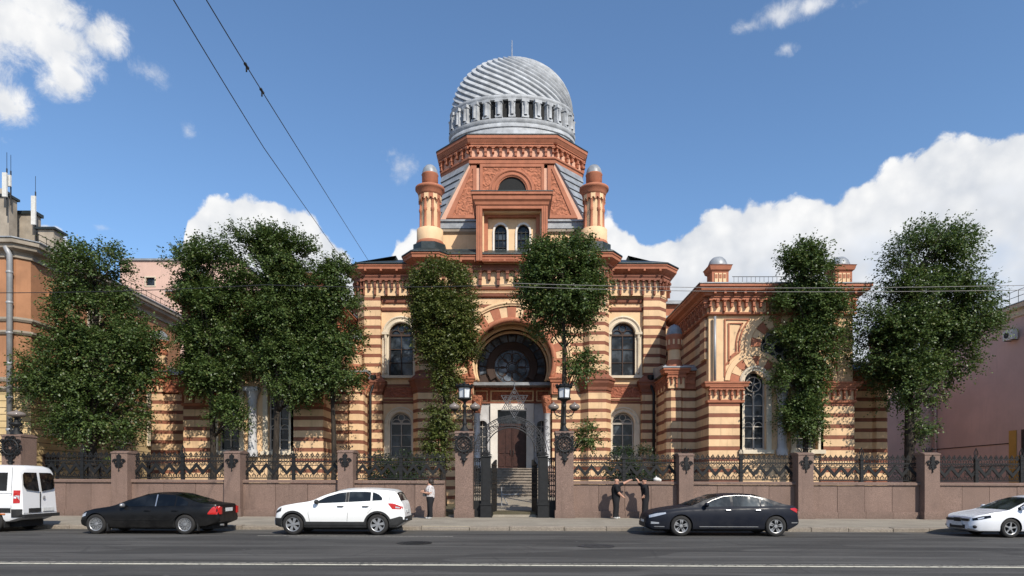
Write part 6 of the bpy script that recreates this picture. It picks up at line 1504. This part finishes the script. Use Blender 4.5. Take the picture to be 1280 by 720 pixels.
def head_joints(J, bones, base, top, d):
    """neck, skull, jaw, nose and ears; d = facing direction in plan"""
    b = Vector(base); n = Vector((d[0], d[1], 0)); s = Vector((-d[1], d[0], 0)); h = top - base[2]
    J['neck'] = (tuple(b), .058); J['jaw'] = (tuple(b + n * .035 + Vector((0, 0, .085))), (.062, .066)); J['skull'] = (tuple(b + n * .012 + Vector((0, 0, h - .125))), (.082, .094)); J['crown'] = (tuple(b + n * .0 + Vector((0, 0, h - .045))), (.058, .07))
    bones += [('neck', 'jaw'), ('jaw', 'skull'), ('skull', 'crown')]
    zf = h - .135; J['nose'] = (tuple(b + n * .118 + Vector((0, 0, zf - .015))), .013); bones += [('skull', 'nose')]
    for q, sg in (('el', 1), ('er', -1)): J[q] = (tuple(b + s * sg * .088 + Vector((0, 0, zf))), (.012, .024)); bones += [('skull', q)]
def face_bits(T, base, top, d):
    b = Vector(base); n = Vector((d[0], d[1], 0)); s = Vector((-d[1], d[0], 0)); h = top - base[2]; m = MB()
    for sg in (-1, 1): c = b + n * .098 + s * sg * .033 + Vector((0, 0, h - .122)); m.ball(tuple(c), .012, 8, sz=.7); c2 = c + Vector((0, 0, .025)); m.tube([tuple(c2 - s * .018), tuple(c2 + s * .018)], .005, 4)
    m.obj('eyes', 'dark', T); m = MB(); c = b + n * .099 + Vector((0, 0, h - .195)); m.tube([tuple(c - s * .024), tuple(c), tuple(c + s * .024)], .006, 5); m.obj('mouth', 'lip', T)
def skin_arm(c, J, r=.072, up=0.0):
    """bare forearm or hand: close to the line elbow - wrist - palm"""
    for p in 'lr':
        e, w, q = (Vector(J[p + k][0]) for k in ('el', 'wr', 'palm')); q = q + (q - w) * 2.2; e = e.lerp(w, up)
        for a, b in ((e, w), (w, q)):
            t = max(0, min(1, (c - a).dot(b - a) / (b - a).length_squared))
            if (c - a.lerp(b, t)).length < r: return True
    return False
def make_people():
    A = MAT
    A['skin'] = MC('skin', (.46, .25, .17), .55); A['lip'] = MC('lips', (.28, .09, .07), .5); A['black_cloth'] = MC('black cloth', (.012, .012, .014), .85, 0, .2); A['trousers'] = MC('black trousers', (.016, .016, .018), .85, 0, .2); A['shoe_w'] = MC('white shoes', (.6, .6, .58), .6); A['shoe_d'] = MC('grey trainers', (.16, .16, .16), .6); A['hair'] = MC('dark hair', (.02, .013, .009), .6); A['belt'] = MC('leather belt', (.03, .03, .03), .4)
    m, nt = nodes_of('patterned blouse'); g = G(nt); n = g.vor(g.obj(), 22); g.out(g.mix(g.rng(n, .25, .45), (.20, .17, .17), (.56, .53, .52)), .85, None, 0, .2); A['blouse'] = m
    Y = 27.5
    # woman facing left
    J = {'pelvis': ((0, 0, .90), (.135, .125)), 'waist': ((0, 0, 1.03), (.125, .115)), 'chest': ((-.01, 0, 1.23), (.135, .135)), 'upper': ((.0, 0, 1.36), (.10, .12))}; B = [('pelvis', 'waist'), ('waist', 'chest'), ('chest', 'upper'), ('upper', 'neck')]
    head_joints(J, B, (-.02, 0, 1.46), 1.68, (-1, 0)); legs(J, B, .085, (.04, -.09), (-.06, .10), 1.0)
    for pre, sy, el, wr in (('l', -1, (-.02, -.24, 1.10), (-.27, -.17, 1.14)), ('r', 1, (-.06, .24, 1.12), (-.28, .12, 1.20))):
        J[pre + 'sh'] = ((.0, sy * .16, 1.365), .062); J[pre + 'ua'] = ((-.0, sy * .205, 1.24), .052); J[pre + 'el'] = (el, .041); J[pre + 'wr'] = (wr, .028); B += [('upper', pre + 'sh'), (pre + 'sh', pre + 'ua'), (pre + 'ua', pre + 'el'), (pre + 'el', pre + 'wr')]
        hand(J, B, pre + 'wr', (-1, .2 * -sy, .1), (0, -sy * .3, 1), sy, pre)
    def cls(c):
        if c.z < .075: return 2
        if c.z < .93: return 1
        if c.z > 1.44 and abs(c.y) < .13: return 3
        return 3 if skin_arm(c, J) else 0
    def hair(T):
        b = MB(); b.smooth = True; b.ball((.015, 0, 1.60), .135, 14, sx=1.0, sy=.92, sz=.95); b.ball((.06, 0, 1.52), .10, 12, sx=.8, sy=1.0, sz=1.1); b.v = [(max(x, -.075 - (z - 1.6) * .2) if z < 1.66 else x, y, z) for x, y, z in b.v]; b.obj('hair', 'hair', T); face_bits(T, (-.02, 0, 1.46), 1.68, (-1, 0))
    x = xx(538, Y); person('woman in a pale patterned top and black trousers facing left on the pavement', (x, Y, .185 + gz(x)), J, B, cls, ['blouse', 'trousers', 'shoe_w', 'skin'], hair, group='people on the pavement', torso=1.32)
    b = MB(); bx = x - .24; b.prx([(Y - .20, .99 + .18), (Y - .02, .99 + .18), (Y - .04, 1.36), (Y - .18, 1.36)], bx - .06, bx + .05, 0); b.tube([(bx, Y - .18, 1.35), (bx, Y - .15, 1.46), (bx, Y - .08, 1.46), (bx, Y - .04, 1.35)], .012, 5); tag(b.obj('handbag', 'belt'), 'small dark bag held by the woman in the pale top', 'bag')
    def man(label, px, Yp, arm_far, arm_near, d, lean, bald, shoe, lf, rf):
        J = {'pelvis': ((0, 0, .95), (.14, .115)), 'waist': ((lean * .3, 0, 1.09), (.13, .105)), 'chest': ((lean * .7, 0, 1.30), (.165, .125)), 'upper': ((lean, 0, 1.46), (.12, .10))}; B = [('pelvis', 'waist'), ('waist', 'chest'), ('chest', 'upper'), ('upper', 'neck')]
        head_joints(J, B, (lean * 1.1, 0, 1.55), 1.80, d)
        J['pelvis'] = (J['pelvis'][0], (.14, .115)); legs(J, B, .085, lf, rf, 1.08, d)
        for pre, (sh, ua, el, wr, hd, sy) in (('l', arm_near), ('r', arm_far)):
            J[pre + 'sh'] = (sh, .072); J[pre + 'ua'] = (ua, .060); J[pre + 'el'] = (el, .046); J[pre + 'wr'] = (wr, .032); B += [('upper', pre + 'sh'), (pre + 'sh', pre + 'ua'), (pre + 'ua', pre + 'el'), (pre + 'el', pre + 'wr')]
            hand(J, B, pre + 'wr', hd, (0, -.3, 1), sy, pre)
        el = [Vector(J['lel'][0]), Vector(J['rel'][0])]; wr = [Vector(J['lwr'][0]), Vector(J['rwr'][0])]; mids = [(Vector(J[p + 'ua'][0]) + Vector(J[p + 'el'][0])) / 2 for p in 'lr']
        def cls(c):
            if c.z < .08: return 2
            if c.z > 1.53 and (Vector((c.x, c.y, 0)) - Vector((lean * 1.1, 0, 0))).length < .15: return 3
            if skin_arm(c, J, .072, 0.0 if bald else .8): return 3
            return 1 if c.z < .97 else 0
        def hair(T):
            b = MB(); b.smooth = True; X = lean * 1.1
            if bald: b.ball((X - d[0] * .03, -d[1] * .03, 1.70), .098, 12, sz=.6); b.obj('hair', 'hair', T) if False else None
            else:
                b.ball((X, 0, 1.735), .112, 14, sz=.72); b.box(X + d[0] * .06 - .07, X + d[0] * .06 + .07, d[1] * .06 - .08, d[1] * .06 + .08, 1.715, 1.735); b.obj('cap', 'black_cloth', T)
            face_bits(T, (lean * 1.1, 0, 1.55), 1.80, d)
            q = MB(); q.smooth = True; q.lathe([(.150, .955), (.155, .965), (.155, .995), (.150, 1.005)], 0, 0, 20, 1.0, .86); q.obj('belt', 'belt', T)
        x = xx(px, Yp); return person(label, (x, Yp, .19 + gz(x)), J, B, cls, ['black_cloth', 'trousers', shoe, 'skin'], hair, group='people on the pavement')
    man('bald man in black short sleeved shirt stretching one arm out along the wall', 770, 28.05, ((.14, .13, 1.46), (.24, .16, 1.50), (.38, .18, 1.56), (.60, .18, 1.68), (1, 0, .35), 1), ((-.02, -.18, 1.44), (.0, -.24, 1.28), (.08, -.25, 1.13), (.26, -.20, .98), (.8, .2, -.35), -1), (.94, .34), .0, True, 'shoe_w', (-.08, -.08), (.05, .12))
    man('man in black clothes and black cap, reaching out beside the dark blue saloon', 807, 28.05, ((-.13, .13, 1.46), (-.18, .18, 1.50), (-.24, .2, 1.53), (-.30, .12, 1.67), (-.5, 0, .8), -1), ((-.06, -.18, 1.45), (-.02, -.23, 1.28), (-.04, -.24, 1.12), (-.14, -.20, .99), (-.6, .3, -.5), 1), (-.94, .34), -.03, False, 'shoe_d', (-.10, -.08), (.09, .10))
# ---------------------------------------------------------------- sky, sun, camera
SUN_EL, SUN_RIGHT = math.radians(40), math.radians(29)              # height of the sun; angle to the right of straight behind the camera
def make_sky():
    w = bpy.data.worlds.new('World'); SC.world = w; w.use_nodes = True; nt = w.node_tree; nt.nodes.clear(); g = G(nt)
    sky = g.n('ShaderNodeTexSky', sky_type='NISHITA'); sky.sun_disc = False; sky.sun_elevation = SUN_EL; sky.sun_rotation = PI - SUN_RIGHT; sky.altitude = 0; sky.air_density = SKY_AIR; sky.dust_density = SKY_DUST; sky.ozone_density = SKY_OZ
    d = g.n('ShaderNodeTexCoord').outputs['Generated']; X, Y, Z = g.xyz(d)[0:3]
    az = g.math('ARCTAN2', X, Y); el = g.math('ARCSINE', Z)
    def ae(px, py): u, v = (px - CX) / F, (HOR - py) / F; return math.atan2(u, 1), math.asin(v / math.sqrt(1 + u * u + v * v))
    comb = g.n('ShaderNodeCombineXYZ'); g.put(comb.inputs[0], az); g.put(comb.inputs[1], el); P = comb.outputs[0]
    n_big = g.noise(P, 9, 6, .62); n_fine = g.noise(P, 30, 8, .72, .5); bil2 = g.vor(P, 75, 'SMOOTH_F1'); bil = g.vor(g.mix(.12, P, g.n('ShaderNodeTexNoise').outputs['Color']) if False else P, 30, 'SMOOTH_F1')
    puff = g.math('ADD', g.math('SUBTRACT', .5, bil), g.math('MULTIPLY', g.math('SUBTRACT', .5, bil2), .45)); nb = g.math('SUBTRACT', n_big, .5); nf = g.math('SUBTRACT', n_fine, .5)
    # cumulus bank: height of its top edge along the horizon
    prof = [(-900, 330), (-300, 300), (20, 292), (45, 280), (62, 272), (82, 290), (100, 312), (130, 340), (215, 345), (226, 322), (232, 275), (258, 248), (300, 240), (345, 247), (380, 258), (410, 285), (438, 318), (446, 345), (482, 345), (490, 312), (512, 290), (560, 285), (700, 275), (762, 274), (785, 284), (806, 300), (820, 302), (850, 280), (882, 260), (905, 254), (945, 243), (965, 248), (1010, 238), (1042, 244), (1070, 226), (1105, 212), (1125, 195), (1150, 176), (1172, 163), (1200, 165), (1240, 158), (1290, 148), (1500, 120), (2200, 200)]
    r = g.n('ShaderNodeValToRGB'); cr = r.color_ramp; A0, A1 = -1.2, 1.2; E0, E1 = .2, .65
    pp = [(ae(x, y)) for x, y in prof]; keep = [p for p in pp if A0 < p[0] < A1]
    # a colour ramp holds 32 stops: two ramps side by side
    def ramp(lst):
        r = g.n('ShaderNodeValToRGB'); cr = r.color_ramp; cr.interpolation = 'LINEAR'
        while len(cr.elements) > 1: cr.elements.remove(cr.elements[-1])
        for i, (a, e) in enumerate(lst):
            el_ = cr.elements[0] if i == 0 else cr.elements.new((a - A0) / (A1 - A0)); el_.position = (a - A0) / (A1 - A0); v = (e - E0) / (E1 - E0); el_.color = (v, v, v, 1)
        g.put(r.inputs[0], g.math('DIVIDE', g.math('SUBTRACT', az, A0), A1 - A0))
        return g.math('MULTIPLY_ADD', g.xyz(r.outputs[0])[0], E1 - E0, E0)
    nt.nodes.remove(r); h = len(keep) // 2; ra, rb = ramp(keep[:h + 1]), ramp(keep[h:])
    sel = g.math('GREATER_THAN', az, keep[h][0]); topc = g.math('ADD', g.math('MULTIPLY', rb, sel), g.math('MULTIPLY', ra, g.math('SUBTRACT', 1.0, sel)))
    edge = g.math('ADD', g.math('ADD', g.math('MULTIPLY', nb, .05), g.math('MULTIPLY', nf, .022)), g.math('MULTIPLY', puff, .028))
    depth = g.math('ADD', g.math('SUBTRACT', topc, el), edge)
    cum = g.rng(depth, .004, .014)
    body = g.math('MULTIPLY', g.rng(n_big, .42, .66), g.rng(depth, .03, .14))     # thinner, bluish patches low in the bank
    # single clouds as soft blobs
    def blob(px, py, rx, ry, amp=1.0):
        a, e = ae(px, py); a2, _ = ae(px + rx, py); _, e2 = ae(px, py - ry)
        u = g.math('DIVIDE', g.math('SUBTRACT', az, a), abs(a2 - a)); v = g.math('DIVIDE', g.math('SUBTRACT', el, e), abs(e2 - e))
        return g.math('MULTIPLY', g.math('SUBTRACT', 1.0, g.math('SQRT', g.math('ADD', g.math('MULTIPLY', u, u), g.math('MULTIPLY', v, v)))), amp)
    f = None
    for q in ((20, 30, 120, 62), (75, 55, 75, 55), (80, 98, 42, 40), (125, 45, 40, 40), (5, 130, 48, 40), (60, 10, 100, 40), (-60, 80, 90, 120)):
        o = blob(*q); f = o if f is None else g.math('MAXIMUM', f, o)
    upper = g.rng(g.math('ADD', f, g.math('ADD', g.math('MULTIPLY', nb, 1.5), g.math('MULTIPLY', nf, 1.3))), .05, .75)
    f = None
    for q in ((972, 18, 66, 26, .8), (935, 32, 40, 18, .7), (1010, 8, 40, 18, .7), (983, 60, 22, 12, .5), (512, 205, 32, 26, .55), (188, 92, 36, 24, .45), (235, 163, 16, 16, .4), (490, 192, 16, 8, .35), (128, 285, 22, 8, .4), (1075, 5, 30, 16, .35)):
        o = blob(*q); f = o if f is None else g.math('MAXIMUM', f, o)
    wisp = g.math('MULTIPLY', g.rng(g.math('ADD', f, g.math('ADD', g.math('MULTIPLY', nb, 1.6), g.math('MULTIPLY', nf, 1.0))), .10, .85), .8)
    dens = g.math('MAXIMUM', g.math('MAXIMUM', cum, upper), wisp)
    dens = g.math('MULTIPLY', dens, g.math('SUBTRACT', 1.0, g.math('MULTIPLY', body, .30)))
    shade = g.math('ADD', g.math('MULTIPLY', puff, .55), g.math('ADD', g.math('MULTIPLY', nb, 1.3), g.math('MULTIPLY', g.rng(depth, .03, .22), -.34)))
    sh = g.math('ADD', .69, g.math('MULTIPLY', shade, 1.15), clamp=True)
    cc = g.mix(sh, (.50, .56, .66), (1.0, 1.0, 1.0))
    b1 = g.n('ShaderNodeBackground'); 
    tint = g.mix(1.0, sky.outputs[0], SKY_TINT, 'MULTIPLY'); g.put(b1.inputs[0], tint); b1.inputs[1].default_value = SKY_S
    b2 = g.n('ShaderNodeBackground'); g.put(b2.inputs[0], cc); b2.inputs[1].default_value = CLOUD_S
    mx = g.n('ShaderNodeMixShader'); g.put(mx.inputs[0], dens); nt.links.new(b1.outputs[0], mx.inputs[1]); nt.links.new(b2.outputs[0], mx.inputs[2])
    o = g.n('ShaderNodeOutputWorld'); nt.links.new(mx.outputs[0], o.inputs[0])
SKY_AIR, SKY_DUST, SKY_OZ, SKY_S, CLOUD_S, SKY_TINT = 1.0, .45, 3.2, .130, .73, (.86, .97, 1.03)
def make_sun():
    l = bpy.data.lights.new('sun', 'SUN'); l.energy = 3.9; l.angle = math.radians(.53); l.color = (1.0, .93, .82); o = bpy.data.objects.new('sun', l); COL.objects.link(o)
    d = Vector((-math.sin(SUN_RIGHT) * math.cos(SUN_EL), math.cos(SUN_RIGHT) * math.cos(SUN_EL), -math.sin(SUN_EL)))   # way the light travels
    o.rotation_euler = d.to_track_quat('-Z', 'Y').to_euler(); o.location = (30, -30, 50)
def make_camera():
    c = bpy.data.cameras.new('camera'); o = bpy.data.objects.new('camera', c); COL.objects.link(o); o.location = (0, 0, EYE); o.rotation_euler = (PI / 2, 0, 0)
    c.sensor_width = 36; c.sensor_fit = 'HORIZONTAL'; c.lens = F / 1280 * 36; c.shift_y = (HOR - 360) / 1280; c.clip_end = 6000; c.clip_start = .1; SC.camera = o
    SC.render.resolution_x, SC.render.resolution_y = 1024, 576
    v = SC.view_settings; v.view_transform = 'Standard'; v.look = 'None'; v.gamma = 1; v.exposure = .42; v.use_curve_mapping = False
    SC.cycles.use_denoising = True; SC.cycles.max_bounces = 6; SC.cycles.transparent_max_bounces = 8
def part_sides():
    for o in list(bpy.data.objects):
        n = o.name.split('.')[0]
        if n == 'side_window': split(o, lambda c: (c.y > 0, round(c.x, 2)))
        elif n in ('tail_light', 'headlight', 'fog_light', 'reversing_light', 'headlamp_bulb', 'wing_mirror', 'mud_flap', 'side_moulding', 'door_pillar', 'window_trim', 'rear_window', 'panel_gap') and o.parent and o.parent.name.split('.')[0] in ('saloon_car', 'crossover_car', 'van'): split(o, lambda c: 0 if abs(c.y) < .05 else (1 if c.y > 0 else -1))
mats(); make_ground(); E = make_wall(); make_gate(E); make_synagogue(); make_left_building(); make_back_pink(); make_right_building(); make_cables(); make_trees(); make_cars(); make_people(); part_sides(); make_sky(); make_sun(); make_camera()
